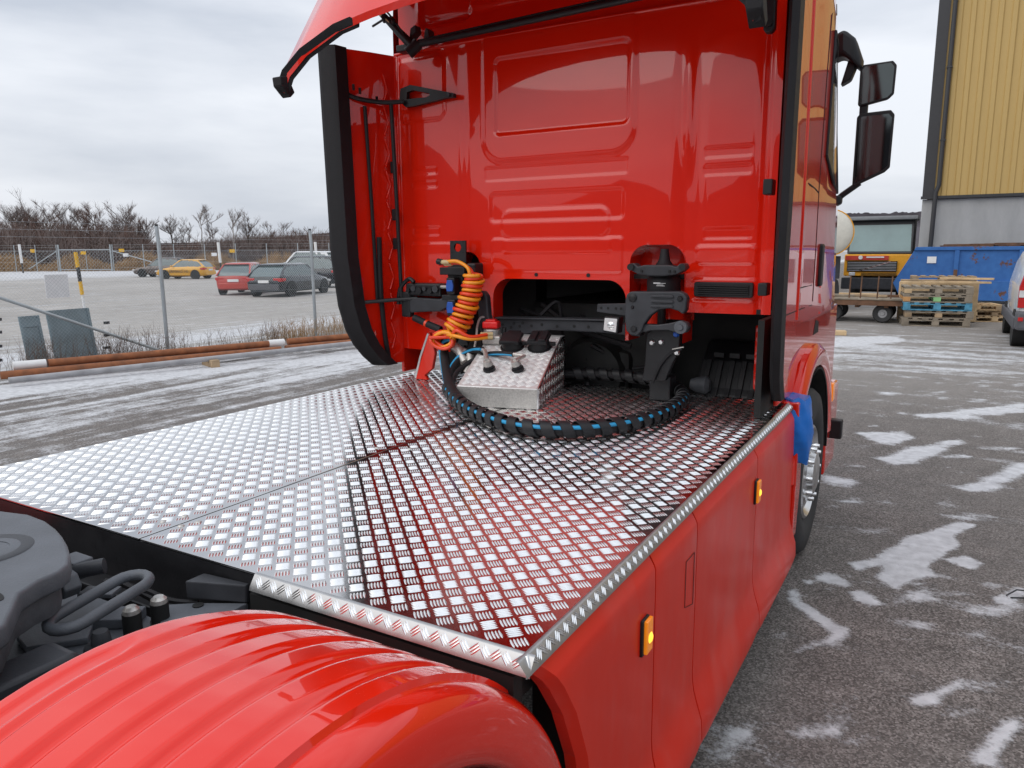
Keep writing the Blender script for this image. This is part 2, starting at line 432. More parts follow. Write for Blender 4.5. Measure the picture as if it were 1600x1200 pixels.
gv = np.stack([GX.ravel(), GY.ravel(), np.zeros(GX.size)], 1)
ny, nx = GX.shape; idx = np.arange(nx*ny).reshape(ny, nx)
gf = np.stack([idx[:-1,:-1], idx[:-1,1:], idx[1:,1:], idx[1:,:-1]], -1).reshape(-1, 4)
me = bpy.data.meshes.new('ground'); me.from_pydata(gv.tolist(), [], gf.tolist())
for nm, arr in (('snow', snow), ('gravel', gravel), ('lane', left)):
    a = me.attributes.new(nm, 'FLOAT', 'POINT'); a.data.foreach_set('value', arr.ravel().astype(np.float32))
me.materials.append(MATS['asphalt_snow']); go = bpy.data.objects.new('ground', me); COL.objects.link(go); tag(go, kind='structure')

# ------------------------------------------------------------------ far hills
def hill(name, pts, depth, thick, seed):
    """long wooded ridge: pts = (column, height)"""
    rnd = random.Random(seed); m = MB(); rows = []
    dense = []
    for (a, ha), (b, hb) in zip(pts, pts[1:]):
        n = max(2, int(abs(b-a)/3))
        for k in range(n): t = k/n; dense.append((a+(b-a)*t, ha+(hb-ha)*t))
    dense.append(pts[-1])
    for px, h in dense:
        x, y = spot(px, depth); x2, y2 = spot(px, depth+thick*.5); x3, y3 = spot(px, depth+thick)
        j = rnd.uniform(-.01, .012)*h
        rows.append([(x, y, -1), (x2, y2, h*.72+j), (x2+.3, y2+.3, h+j+rnd.uniform(0,.035)*h), (x3, y3, -1)])
    o = len(m.v)
    for r in rows: m.v += r
    for i in range(len(rows)-1):
        for k in range(3): m.f.append((o+i*4+k, o+(i+1)*4+k, o+(i+1)*4+k+1, o+i*4+k+1))
    return tag(m.build(name, 'hill_wood', smooth=0), kind='structure')
hill('hill', [(-400,14),(200,14),(380,16),(450,22),(520,27),(650,30),(900,34)], 900, 260, 1)
def added_rear_ridge():  # unseen ridge added behind the camera for dark reflections in the cab wall
    rnd = random.Random(9); m = MB(); rows = []
    for k in range(91):
        a = R(70+k*2.4); h = 17+6*math.sin(k*.31)+4*math.sin(k*.83)+rnd.uniform(0,3); c_, s_ = math.sin(a), math.cos(a)
        rows.append([(c_*d_, s_*d_, z) for d_, z in ((150,-1),(165,h*.7),(172,h),(230,-1))])
    m.loft(rows, closed=False); return tag(m.build('hill', 'hill_wood', smooth=0), kind='structure')
added_rear_ridge()
hill('hill', [(1150,46),(1300,51),(1360,50),(1425,52),(1600,46),(2000,40)], 950, 260, 2)

# ------------------------------------------------------------------ bare trees and undergrowth
def branch(m, p, d, L, r, depth, rnd, twigs):
    n = 3; pts = [p]; q = p.copy(); dd = d.copy()
    for k in range(n):
        dd = (dd+Vector((rnd.uniform(-.22,.22), rnd.uniform(-.22,.22), rnd.uniform(-.05,.22)))).normalized()
        q = q+dd*(L/n); pts.append(q.copy())
    tgt = m if depth >= 2 else twigs
    tgt.tube(pts, [r*(1-.5*k/n) for k in range(n+1)], 5 if depth >= 2 else 3, caps=False)
    if depth == 0: return
    for k in range(rnd.randint(6, 8) if depth > 1 else rnd.randint(7, 10)):
        t = rnd.uniform(.3, 1.0); i = min(int(t*n), n-1); b = pts[i].lerp(pts[i+1], t*n-i)
        a = rnd.uniform(0, 6.28); tilt = rnd.uniform(.35, .95)
        s = Vector((math.cos(a), math.sin(a), 0)); nd = (dd*math.cos(tilt)+s*math.sin(tilt)+Vector((0,0,.15))).normalized()
        branch(m, b, nd, L*rnd.uniform(.42,.68), r*.45, depth-1, rnd, twigs)
def tree(px, depth, h, label, seed, bark='bark', tw='twig', slim=1., group='bare trees beyond the car park'):
    rnd = random.Random(seed); x, y = spot(px, depth)
    t = thing('bare_tree', label, 'tree', (x, y, 0), 0, group, local=True)
    tr, cr = MB(), MB()
    h *= .86 if px < 250 else .95
    nst = 1 if slim < .8 else rnd.choice((1, 2))
    for k in range(nst):
        lean = Vector((rnd.uniform(-.12,.12)*slim, rnd.uniform(-.12,.12)*slim, 1)).normalized()
        pts = [Vector((rnd.uniform(-.2,.2)*k, 0, -.1))]
        for j in range(6): pts.append(pts[-1]+(lean+Vector((rnd.uniform(-.07,.07), rnd.uniform(-.07,.07), 0)))*h*.155)
        rad = h*.016
        tr.tube(pts, [rad*(1-.8*j/6) for j in range(7)], 6)
        for j in range(int(17*max(slim, .6))):
            tt = rnd.uniform(.12, 1.0)*5.99; i = int(tt); b = pts[i].lerp(pts[i+1], tt-i)
            a = rnd.uniform(0, 6.28); up = rnd.uniform(.5, 1.25)
            d = Vector((math.cos(a), math.sin(a), up)).normalized()
            branch(tr, b, d, h*rnd.uniform(.2,.36)*max(slim,.85)*(1.2-.5*tt/6), rad*.36, 2, rnd, cr)
    tr.build('trunk', bark, t, smooth=60, recalc=False); cr.build('crown', tw, t, smooth=0, recalc=False)
TREES = [(-10,112,8.2,'bare','twig',1.),(38,104,8.6,'bare','twig',1.),(64,108,9.6,'bare','twig',1.1),(92,112,8.9,'bare','twig',1.),
 (118,100,7.4,'bare','twig_red',1.),(142,106,7.9,'birch','twig',.9),(166,104,6.9,'bare','twig_red',1.),(198,98,8.8,'bare','twig',1.05),
 (214,101,8.4,'bare','twig',1.),(228,104,7.2,'birch','twig',.8),(284,108,7.0,'bare','twig',.8),(302,104,6.0,'bare','twig',.8),
 (326,92,7.6,'birch','twig',.7),(346,96,6.6,'bare','twig',.75),(372,90,7.4,'birch','twig',.7),(396,94,6.8,'bare','twig',.8),
 (424,98,5.6,'bare','twig_red',.9),(456,96,5.6,'bare','twig_red',.9),(484,100,5.2,'bare','twig_red',.9)]
TLAB = ['bare tree at the left edge of the photo beyond the far fence','tall bare tree beyond the fence left of the white gate post','tallest bare tree left of the far gate','bare tree with a broad crown standing over the left gate fence',
 'reddish bare tree just left of the far gate','pale-trunked birch rising behind the far gate','reddish bare tree behind the right half of the gate','dense tall bare tree right of the far gate',
 'bare tree beside the tallest crown right of the gate','slim pale birch behind the near fence post','thin bare tree above the front of the yellow car','low bare tree behind the yellow car roof',
 'slender pale birch behind the rear of the yellow car','small bare tree right of the yellow car','slender pale birch above the red hatchback','bare tree behind the red hatchback',
 'low reddish bare tree between red hatchback and dark estate','reddish bare tree behind the dark estate car','reddish bare tree behind the right fence post']
for i, ((px, d, h, b, tw, sl), lb) in enumerate(zip(TREES, TLAB)):
    tree(px, d, h, lb, 50+i, 'birch' if b == 'birch' else 'bark', tw, sl)
rt_ = random.Random(31)
ORD = 'first second third fourth fifth sixth seventh eighth ninth tenth eleventh twelfth thirteenth fourteenth fifteenth sixteenth seventeenth eighteenth'.split()
for k in range(18):
    px_ = 8+k*13.6
    tree(px_, rt_.uniform(100,118), rt_.uniform(7.0,9.4), 'low bare tree in the thicket beyond the far fence, '+ORD[k]+' from the left edge', 200+k, 'bark', rt_.choice(('twig','twig_red')), .95, 'low thicket trees')
def brush(name, label, cols, depths, hfun, n, mat, seed, w=.03, lean=.18, kind='stuff', cat='undergrowth', area=None):
    rnd = random.Random(seed); m = MB()
    for k in range(n):
        px = rnd.uniform(*cols); x, y = spot(px, rnd.uniform(*depths)) if area is None else (rnd.uniform(*area[0]), rnd.choice(area[2])+rnd.gauss(0, area[1])); h = hfun(px)*rnd.uniform(.3, 1.1)
        q = [Vector((x, y, -.05))]; d = Vector((rnd.uniform(-lean,lean), rnd.uniform(-lean,lean), 1))
        for j in range(3):
            q.append(q[-1]+d*h/3); d = d+Vector((rnd.uniform(-lean,lean), rnd.uniform(-lean,lean), 0))
        m.tube(q, [w, w*.8, w*.6, w*.2], 3, caps=False)
        for j in range(3):
            b = q[rnd.randint(1,2)]; e = b+Vector((rnd.uniform(-.3,.3)*h, rnd.uniform(-.3,.3)*h, rnd.uniform(.1,.45)*h))
            m.tube([b, e], [w*.6, w*.2], 3, caps=False)
    return tag(m.build(name, mat, smooth=0, recalc=False), label, cat, kind=kind)
def hb(px): return float(np.interp(px, [-60,0,60,110,160,215,245,270,300,380,430,520], [5.0,5.4,5.8,5.4,4.8,5.2,3.5,2.9,3.2,3.9,4.3,4.4]))
brush('undergrowth', 'tangled brown thicket of bare bushes beyond the car park', (-80,530), (94,116), hb, 8500, 'twig_red', 3, .05, .16)
brush('undergrowth', 'grey brown scrub along the back of the car park', (-80,530), (90,112), lambda p: hb(p)*.95, 4200, 'twig', 4, .045, .2)
brush('dry_grass', 'tall straw coloured dry grass along the far fence', (-60,540), (84,92), lambda p: 1.5+.6*math.sin(p*.06), 4200, 'dry_grass', 5, .04, .12, cat='grass')
rw = random.Random(77)
brush('dry_weeds', 'dead brown weeds along the foot of the near fence', (0,1), (1,2), lambda p: .62, 620, 'weed', 6, .0036, .24, cat='weeds', area=((-11.5,-10.75), .10, [rw.uniform(3.2,7.9) for k in range(60)]))
brush('dry_weeds', 'sparse dead stalks by the fence right of the near post', (0,1), (1,2), lambda p: .5, 160, 'weed', 8, .0036, .24, cat='weeds', area=((-11.3,-10.6), .12, [rw.uniform(7.9,10.6) for k in range(30)]))
brush('dry_grass', 'rusty brown tuft of dry grass at the right fence post', (0,1), (1,2), lambda p: .5, 420, 'dry_grass', 7, .0045, .30, cat='grass', area=((-11.4,-10.5), .18, [rw.uniform(10.4,14.5) for k in range(40)]))

# ------------------------------------------------------------------ near chain link fence with its posts
FX = -10.95
fence = thing('chain_link_fence', 'near galvanised chain link fence with posts and diagonal brace', 'fence', (FX, 7.8, 0))
def link_mesh(y0, y1, z0, z1, pitch, r, x, par, name='wire_mesh', along='y', mat='galvanised'):
    m = MB(); H = z1-z0; n = int((y1-y0+H)/pitch)
    for sgn in (1, -1):
        for k in range(n+1):
            s = y0-H+k*pitch if sgn > 0 else y0+k*pitch
            e = s+H if sgn > 0 else s-H
            a, b = (s, z0), (e, z1)
            lo, hi = max(y0, min(s, e)), min(y1, max(s, e))
            if hi-lo < .02: continue
            za = z0+(lo-s)/(e-s)*H; zb = z0+(hi-s)/(e-s)*H
            p = lambda q, z: (x+sgn*r*.6, q, z) if along == 'y' else (q, x+sgn*r*.6, z)
            m.tube([p(lo, za), p(hi, zb)], r, 3, caps=False)
    o = m.build(name, mat, par, smooth=0, recalc=False); tag(o, kind='stuff'); return o
link_mesh(-2, 27, .08, 1.98, .062, .0013, FX, fence)
for y in (-.1, 3.85, 7.8, 11.7, 15.6, 19.5, 23.4, 27.3):
    m = MB().tube([(FX+.05, y, 0), (FX+.05, y, 2.12), (FX+.03, y, 2.42)], .036, 10); p = m.build('post', 'galvanised', fence)
    MB().cyl((FX+.03, y, 2.415), (FX+.03, y, 2.46), .03, 8).build('post_cap', 'trim_dark', p)
MB().tube([(FX+.06, 3.9, 1.72), (FX+.06, 7.62, .12)], .026, 8).build('brace', 'galvanised', fence)
for z, dx in ((1.98, 0), (1.1, 0), (.1, 0), (2.2, 0), (2.32, -.06), (2.44, -.12)):
    MB().tube([(FX+dx, -2, z), (FX+dx, 27.3, z)], .0016, 3, caps=False).build('tension_wire' if z < 2 else 'barbed_wire', 'galvanised', fence, smooth=0)
for y in (4.85, 6.62):
    for z in (.28, .5, .72, .92):
        if (y > 6 and z > .9): continue
        MB().box((FX-.02, y+z*.1, z), (.04, .09, .045)).build('clip', 'trim_dark', fence)
sg = MB().box((FX-.012, 5.90, 1.40), (.008, .38, .38)).build('sign_board', 'sign_white', None, org=(FX-.012, 5.90, 1.40), smooth=0)
tag(sg, 'blank white sheet hung on the near chain link fence', 'sign')

# ------------------------------------------------------------------ things lying along the fence
PD = Vector((.335, .942, 0)).normalized(); PN = Vector((PD.y, -PD.x, 0))
P0 = Vector((-10.35, 4.9, 0))
def pp(t, off, z): return P0+PD*t+PN*off+Vector((0,0,z))
def pipe(name, t0, t1, off, z, r, mat, label, cat, grp=None, sag=0, z1=None):
    a, b = pp(t0, off, z), pp(t1, off, z if z1 is None else z1)
    m = MB(); mid = (a+b)/2-Vector((0,0,sag)); org = (mid.x, mid.y, 0)
    m.tube([a, a.lerp(mid, .5)-Vector((0,0,sag*.25)), mid, mid.lerp(b, .5), b], r, 14)
    return tag(m.build(name, mat, None, org=org), label, cat, grp)
pipe('steel_pipe', .35, 3.95, 0, .24, .062, 'rust_pipe', 'upper rusty steel pipe in front of the near fence post', 'pipe', 'rusty pipes')
pipe('steel_pipe', -.3, 4.1, .12, .13, .062, 'rust_pipe', 'lower rusty steel pipe with a white wrapped end', 'pipe', 'rusty pipes')
pipe('steel_pipe', 4.3, 11.5, 0, .25, .062, 'rust_pipe', 'upper rusty pipe running on behind the truck cab', 'pipe', 'rusty pipes')
pipe('steel_pipe', 4.2, 11.6, .12, .14, .062, 'rust_pipe', 'lower rusty pipe running on behind the truck cab', 'pipe', 'rusty pipes')
pipe('plastic_wrap', -.12, .32, 0, .24, .070, 'white_paint', 'white wrapping round the left end of the rusty pipes', 'wrapping')
pipe('plastic_wrap', 3.92, 4.22, 0, .245, .070, 'white_paint', 'white sleeve joining the rusty pipes by the fence post', 'wrapping')
pipe('steel_rail', -.25, 12, .52, .10, .045, 'pipe_grey', 'long grey rail lying in front of the rusty pipes', 'rail', z1=.26)
for t, lb in ((2.7, 'wooden block under the grey rail below the near fence post'), (6.2, 'wooden block under the rail near the truck deflector'), (9.5, 'wooden block under the far end of the rail')):
    c = pp(t, .42, .06); tag(MB().box(c, (.5, .14, .13), rot_z(-R(19))).build('wooden_block', 'wood', None, .008, org=(c.x, c.y, 0)), lb, 'wood block', 'blocks under the pipes')
def leaning(name, cx, cy, w, h, tilt, yaw, label, frame):
    t = thing(name, label, 'metal panel', (cx, cy, 0), 0, 'grey panels leaning on the fence', local=True)
    M = rot_z(yaw) @ Matrix.Rotation(tilt, 3, 'Y')
    MB().box(M @ Vector((0,0,h/2)), (.03, w, h), M).build('sheet', 'galvanised_panel', t, .003)
    for s in (-1, 1): MB().box(M @ Vector((.022, s*(w/2-.03), h/2)), (.02, .045, h-.02), M).build('edge_flange', 'galvanised_panel', t, .003)
    if frame: MB().box(M @ Vector((.022, 0, h-.12)), (.02, w-.1, .14), M).build('top_flange', 'galvanised_panel', t, .003)
leaning('metal_panel', -11.25, 5.62, .33, .92, -R(10), 0, 'narrow grey metal panel leaning beyond the near fence', True)
leaning('metal_panel', -11.3, 6.30, .78, .98, -R(8), R(4), 'wide grey metal sheet beside the narrow panel at the fence', False)
t = thing('marker_pole', 'yellow and black banded marker pole behind the grey metal sheet', 'pole', (-13.0, 7.55, 0), 0, local=True)
for z0, z1, mt, nm in ((0, 1.12, 'white_paint', 'shaft'), (1.12, 1.38, 'yellow_paint', 'yellow_band'), (1.38, 1.66, 'trim_dark', 'black_band'), (1.66, 1.96, 'yellow_paint', 'yellow_band')):
    r = .022 if z1 < 1.2 else .036
    MB().tube([(-.09*z0, .0, z0), (-.09*z1, 0, z1)], r, 10).build(nm, mt, t)

# ------------------------------------------------------------------ far fence, gate and white posts
def far_fence(px0, d0, px1, d1, label, nposts, brace):
    a, b = Vector(spot(px0, d0)+(0,)), Vector(spot(px1, d1)+(0,))
    t = thing('far_fence', label, 'fence', tuple((a+b)/2))
    for k in range(nposts):
        p = a.lerp(b, k/(nposts-1)); MB().cyl(p, p+Vector((0,0,2.9)), .045, 6).build('post', 'galvanised', t)
    for z in (.4, 1.0, 1.6, 2.2, 2.6, 2.85):
        MB().tube([a+Vector((0,0,z)), b+Vector((0,0,z))], .005, 3, caps=False).build('wire', 'galvanised', t, smooth=0)
    if brace:
        p = a if brace < 0 else b; q = p.lerp(b if brace < 0 else a, .28)
        MB().tube([p+Vector((0,0,2.2)), q+Vector((0,0,.3))], .05, 6).build('brace', 'galvanised', t)
far_fence(-60, 84, 101, 83, 'far wire fence left of the gate with a slanted brace', 6, 1)
far_fence(187, 83, 520, 82, 'far wire fence running right of the gate behind the cars', 8, -1)
a, b = Vector(spot(104, 83)+(0,)), Vector(spot(184, 83)+(0,))
g = thing('gate', 'far galvanised wire gate closing the car park', 'gate', tuple((a+b)/2))
for p in (a, b): MB().cyl(p, p+Vector((0,0,2.9)), .09, 8).build('gate_post', 'galvanised', g)
for p, q in ((a+Vector((0,0,2.35)), b+Vector((0,0,2.35))), (a+Vector((0,0,.2)), b+Vector((0,0,.2))), (a.lerp(b,.52)+Vector((0,0,.2)), a.lerp(b,.52)+Vector((0,0,2.35)))):
    MB().tube([p, q], .045, 6).build('gate_rail', 'galvanised', g)
for k in range(24):
    p = a.lerp(b, (k+.5)/24); MB().tube([p+Vector((0,0,.2)), p+Vector((0,0,2.35))], .006, 3, caps=False).build('gate_wire', 'galvanised', g, smooth=0)
for px, d, lb in ((46, 78, 'white marker post standing left of the far gate'), (352, 72, 'white marker post between yellow car and red hatchback'), (501, 74, 'white marker post at the truck deflector edge')):
    x, y = spot(px, d); t = thing('marker_post', lb, 'post', (x, y, 0), 0, 'white posts on the car park', local=True)
    MB().tube([(0,0,0), (-.05,0,1.0)], .07, 8).build('base', 'trim_dark', t); MB().tube([(-.05,0,1.0), (-.15,0,2.9)], .13, 8).build('shaft', 'white_paint', t)
for px, d, z, mt, lb in ((65, 83.2, 2.25, 'yellow_paint', 'small yellow sign on the far fence left of the gate'), (201, 83.2, 2.25, 'yellow_paint', 'small yellow sign on the far fence right of the gate'), (142, 82.6, 2.0, 'yellow_paint', 'small yellow sign in the middle of the far gate'), (207, 82.9, 1.75, 'sign_white', 'small pale round sign on the far fence right of the gate'), (371, 82, 2.1, 'yellow_paint', 'small yellow sign on the far fence above the red hatchback'), (343, 82, 1.75, 'sign_white', 'small pale sign on the far fence beside the white post')):
    x, y = spot(px, d); tag(MB().box((x, y, z), (.55, .04, .35), rot_z(R(42))).build('fence_sign', mt, None, .02, org=(x, y, z)), lb, 'sign', 'signs on the far fence')

# ------------------------------------------------------------------ cars on the lot
def car(name, label, paint, loc, rz, L=4.2, W=1.78, H=1.46, belt=.92, tail='hatch', group='cars parked behind the fence', plate=True):
    t = thing(name, label, 'car', (loc[0], loc[1], 0), rz, group, local=True)
    h = L/2; w = W/2
    # y from rear (-h) to front (h): half width, bottom, belt height
    st = [(-h, .80, .42, .70), (-h+.06, .90, .28, belt-.05), (-h+.3, .965, .22, belt), (-h+.9, 1.0, .20, belt+.0), (0, 1.0, .20, belt-.02),
          (h-1.35, 1.0, .20, belt-.03), (h-.85, .985, .20, belt-.12), (h-.35, .94, .22, belt-.2), (h-.08, .86, .27, belt-.3), (h, .74, .36, belt-.42)]
    rings = []
    for y, k, zb, zt in st:
        ww = w*k; zm = zb+(zt-zb)*.55
        half = [(ww*.82, zb), (ww*.97, zb+.10), (ww, zm), (ww*.985, zt-.09), (ww*.90, zt)]
        rings.append([(a, y, b) for a, b in half]+[(0, y, zt+.02)]+[(-a, y, b) for a, b in half[::-1]]+[(0, y, zb)])
    body = MB().loft(rings).build('body', paint, t, smooth=45)
    rs = {'hatch': (-h+.10, -h+.72), 'estate': (-h+.12, -h+.85), 'suv': (-h+.1, -h+.55)}[tail]
    y0b, y0t = rs; y1t, y1b = h-2.0, h-1.18
    def gl(k, zlo, zhi, grow=0):
        r = []
        for z, ya, yb, kk in ((zlo, y0b-grow, y1b+grow, .90), (zlo+(zhi-zlo)*.5, (y0b+y0t)/2-.09-grow, (y1b+y1t)/2+.08+grow, .83), (zhi, y0t-grow, y1t+grow, .70)):
            ww = w*kk+grow
            r.append([(-ww*.9, ya, z), (ww*.9, ya, z), (ww, ya+.12, z), (ww, yb-.25, z), (ww*.8, yb, z), (-ww*.8, yb, z), (-ww, yb-.25, z), (-ww, ya+.12, z)])
        return r
    MB().loft(gl(1, belt-.03, H-.05)).build('glasshouse', 'glass_car', t, smooth=30)
    rr = w*.73
    roof = [[(-rr*.88, y0t-.16, H-.07), (rr*.88, y0t-.16, H-.07), (rr, y0t+.1, H-.06), (rr, y1t-.1, H-.06), (rr*.85, y1t+.05, H-.07), (-rr*.85, y1t+.05, H-.07), (-rr, y1t-.1, H-.06), (-rr, y0t+.1, H-.06)]]
    roof.append([(x*.93, y*.97+.0, z+.045) for x, y, z in roof[0]]); roof.append([(x*.6, y*.75, z+.072) for x, y, z in roof[0]])
    MB().loft(roof).build('roof', paint, t, smooth=60)
    for s in (-1, 1):
        for (ya, yb, wd) in ((y0b+.1, y0t+.12, .22), ((y0b+y1b)/2-.12, (y0t+y1t)/2-.12, .07), (y1b-.18, y1t-.02, .07), (y0b+.75, y0t+.62, .06)):
            m = MB(); xb, xt = s*(w*.905), s*(w*.715)
            m.add([(xb, ya-wd, belt-.03), (xb, ya+wd, belt-.03), (xt, yb+wd, H-.06), (xt, yb-wd, H-.06), (xb-s*.05, ya-wd, belt-.03), (xb-s*.05, ya+wd, belt-.03), (xt-s*.05, yb+wd, H-.06), (xt-s*.05, yb-wd, H-.06)],
                  [(0,1,2,3),(4,7,6,5),(0,4,5,1),(1,5,6,2),(2,6,7,3),(3,7,4,0)])
            m.build('pillar', paint, t, smooth=0)
        MB().box((s*(w+.07), y1b-.28, belt+.05), (.16, .10, .11)).build('door_mirror', paint, t, .03)
        tl = MB().box((s*w*.70, -h+.07, belt-.17), (w*.42, .12, .15)); tl.box((s*w*.925, -h+.22, belt-.16), (w*.1, .26, .13)); tl.build('tail_light', 'lamp_red', t, .02)
        MB().box((s*w*.72, h-.10, belt-.34), (w*.36, .22, .11)).build('headlight', 'lamp_clear', t, .03)
        MB().box((s*(w*.995), -.3, belt-.18), (.03, .16, .03)).build('door_handle', paint, t)
        for y in (-h+.78, h-.84):
            MB().cyl((s*(w*.86), y, .33), (s*(w+.004), y, .33), .37, 24).build('wheel_arch', 'deep_black', t)
            wt = MB().lathe([(.20,-.1),(.30,-.11),(.325,-.08),(.325,.08),(.30,.11),(.20,.10)], (s*(w-.10), y, .325), 0, 24).build('wheel', 'tyre', t)
            rm = MB().lathe([(.0,s*.095),(.06,s*.10),(.20,s*.085),(.205,s*.10)], (s*(w-.10), y, .325), 0, 20).build('rim', 'wheel_aluminium', wt)
    MB().box((0, -h+.0, .44), (W*.80, .10, .26)).build('rear_bumper', 'bumper_grey' if paint in ('car_dark','car_black') else paint, t, .03)
    MB().box((0, h-.03, .42), (W*.62, .08, .16)).build('grille', 'trim_dark', t, .02)
    if plate: MB().box((0, -h-.015, belt-.24), (.50, .03, .12)).build('number_plate', 'sign_white', t)
    return t
cy = car('hatchback', 'yellow hatchback with dark lettering on its door', 'car_yellow', spot(297, 57.5), R(112), 4.06, 1.75, 1.45)
def lettering(txt, size, mat, parent, M, name='lettering', ext=.004):
    cu = bpy.data.curves.new(name, 'FONT'); cu.body = txt; cu.size = size; cu.extrude = ext; cu.align_x = 'CENTER'; cu.align_y = 'CENTER'
    tmp = bpy.data.objects.new(name+'_t', cu); me = bpy.data.meshes.new_from_object(tmp); bpy.data.objects.remove(tmp)
    me.transform(M); me.materials.clear(); me.materials.append(MATS[mat])
    o = bpy.data.objects.new(name, me); COL.objects.link(o); o.parent = parent; return o
Mt = Matrix(((0,0,-1,-.892),(-1,0,0,.05),(0,1,0,.56),(0,0,0,1)))
lettering('LERMANS NU', .30, 'trim_dark', cy, Mt)
car('hatchback', 'brown car parked in front of the yellow hatchback', 'car_brown', spot(262, 62.5), R(118), 4.3, 1.78, 1.55)
car('hatchback', 'red hatchback seen from behind beside the dark estate', 'car_red', spot(393, 36.3), R(30), 4.0, 1.74, 1.47)
car('estate_car', 'dark grey estate car seen from behind, nearest of the parked cars', 'car_dark', spot(459, 35.0), R(17), 4.7, 1.84, 1.44, tail='estate')
car('suv', 'black suv side on behind the dark estate car', 'car_black', spot(484, 42.5), R(104), 4.8, 1.9, 1.72, 1.05, 'suv')
car('hatchback', 'white car with only its roof showing behind the black suv', 'car_white', spot(483, 48.5), R(104), 4.7, 1.85, 1.98, 1.2, 'suv')
car('hatchback', 'red car cut off by the left edge of the photo', 'car_red', spot(-26, 75.0), R(60), 4.2, 1.78, 1.5)

# ------------------------------------------------------------------ right side: warehouse, container, old truck, pallets, van
wh = thing('warehouse', 'tall warehouse with yellow ribbed cladding on a grey concrete base', 'building', (8, 30, 0))
MB().bx(.85, 46, 30, 60, 0, 3.64).build('concrete_base', 'concrete', wh, .02)
pts = [(1.2, 29.972), (1.40, 29.970), (1.435, 29.92), (1.56, 29.92), (1.595, 29.968)]
v0 = [(p[0], p[1], 3.75) for p in pts]; v1 = [(p[0], p[1], 15.5) for p in pts]; n = len(pts)
cp = MB().add(v0+v1, [(i, i+1, n+i+1, n+i) for i in range(n-1)]).build('cladding_panel', 'yellow_cladding', wh, smooth=0, recalc=False)
for k in range(1, 112):
    q = cp.copy(); COL.objects.link(q); q.location.x = k*.395; q.location.y = .003*math.sin(k*2.7)
MB().bx(.98, 46, 30.02, 59.9, 3.66, 15.5).build('wall', 'yellow_cladding', wh)
MB().bx(.80, 46, 29.85, 30.0, 3.645, 3.745).build('base_flashing', 'trim_dark', wh)
MB().bx(.84, 1.20, 29.9, 30.3, 3.75, 15.5).build('corner_flashing', 'trim_dark', wh)
dp = MB().tube([(1.33,29.80,15), (1.33,29.80,4.1), (1.25,29.80,3.85), (1.22,29.80,0)], .075, 10).build('downpipe', 'trim_dark', wh)
for z in (5.6, 8, 10.5): MB().bx(1.24, 1.42, 29.72, 29.9, z, z+.05).build('pipe_clamp', 'trim_dark', dp)
for k in range(26):
    for z in (5.2, 6.9, 8.6, 10.3):
        if k % 2: continue
        MB().box((1.5+k*.395*1, 29.955, z+.15*(k % 3)), (.03, .02, .03)).build('screw', 'trim_dark', wh)
ct = thing('container', 'dented blue open skip container with rust patches', 'container', (4, 27.6, 0))
MB().prism([(.30,.80),(.55,.30),(13,.30),(13,1.88),(.86,1.88)], 1, 26.95, 29.2).build('hull', 'container_blue', ct, .01)
MB().prism([(.84,1.86),(13,1.86),(13,1.97),(.90,1.97)], 1, 26.88, 27.05).build('top_rail', 'container_blue', ct, .01)
MB().prism([(.55,.28),(13,.28),(13,.90),(.62,.90)], 1, 26.86, 26.948).build('lower_rail', 'container_blue', ct, .01)
for xx in (2.0, 3.72, 5.5, 7.2, 9): MB().bx(xx, xx+.13, 26.85, 26.946, .905, 1.855).build('rib', 'container_blue', ct, .008)
for xx in (2.0, 3.72): MB().bx(xx+.01, xx+.12, 26.832, 26.848, .92, 1.25).build('rust_foot', 'rusty_steel', ct)
MB().bx(1.24, 1.50, 26.92, 26.945, 1.45, 1.66).build('paper_notice', 'sign_white', ct)
m = MB(); rnd = random.Random(4)
for k in range(14): m.box((rnd.uniform(1.8,6), 28+rnd.uniform(-.6,.4), 1.95+rnd.uniform(0,.1)), (rnd.uniform(.4,1.6), .2, .08), rot_z(rnd.uniform(-.4,.4)))
tag(m.build('scrap_metal', 'rusty_steel', None, org=(4,28,1.9)), 'rusty scrap heaped inside the blue container', 'scrap', kind='stuff')

ot = thing('old_truck', 'old yellow and red lorry with a black grille behind the container', 'truck', (-.4, 31.5, 0))
MB().bx(-1.62, .72, 30.3, 32.4, .9, 1.72).build('front_body', 'old_orange', ot, .05)
MB().prism([(30.35,1.725),(32.4,1.725),(32.4,3.0),(30.75,3.0)], 0, -1.55, .66).build('cab', 'trim_dark', ot, .04)
MB().add([(-1.48,30.36,1.82),(.6,30.36,1.82),(.56,30.66,2.80),(-1.44,30.66,2.80)], [(0,1,2,3)]).build('windscreen', 'teal_glass', ot, smooth=0)
MB().bx(-1.62, .75, 30.45, 32.5, 2.98, 3.12).build('roof', 'roof_grey', ot, .03)
MB().bx(-1.58, -.1, 30.24, 30.298, 1.50, 1.66).build('red_band', 'old_red', ot)
gr = MB().bx(-1.5, .2, 30.22, 30.296, 1.08, 1.46).build('grille', 'deep_black', ot)
for k in range(6): MB().bx(-1.48, .18, 30.19, 30.218, 1.11+k*.058, 1.13+k*.058).build('grille_bar', 'pipe_grey', gr)
bar = MB().box((-.55, 30.20, 1.27), (1.1, .03, .04), Matrix.Rotation(-R(18), 3, 'Y')).build('diagonal_bar', 'chrome', gr)
MB().bx(-1.5, .2, 30.24, 30.296, .92, 1.04).build('lower_grille', 'old_orange', ot)
for k in range(3): MB().bx(-1.0, .2, 30.225, 30.238, .935+k*.036, .95+k*.036).build('slot', 'deep_black', ot)
MB().cyl((-1.05,30.235,1.60),(-1.05,30.20,1.60),.075,16).build('badge', 'white_paint', ot)
MB().bx(-.85, -.25, 30.215, 30.238, 1.585, 1.635).build('name_plate', 'white_paint', ot)
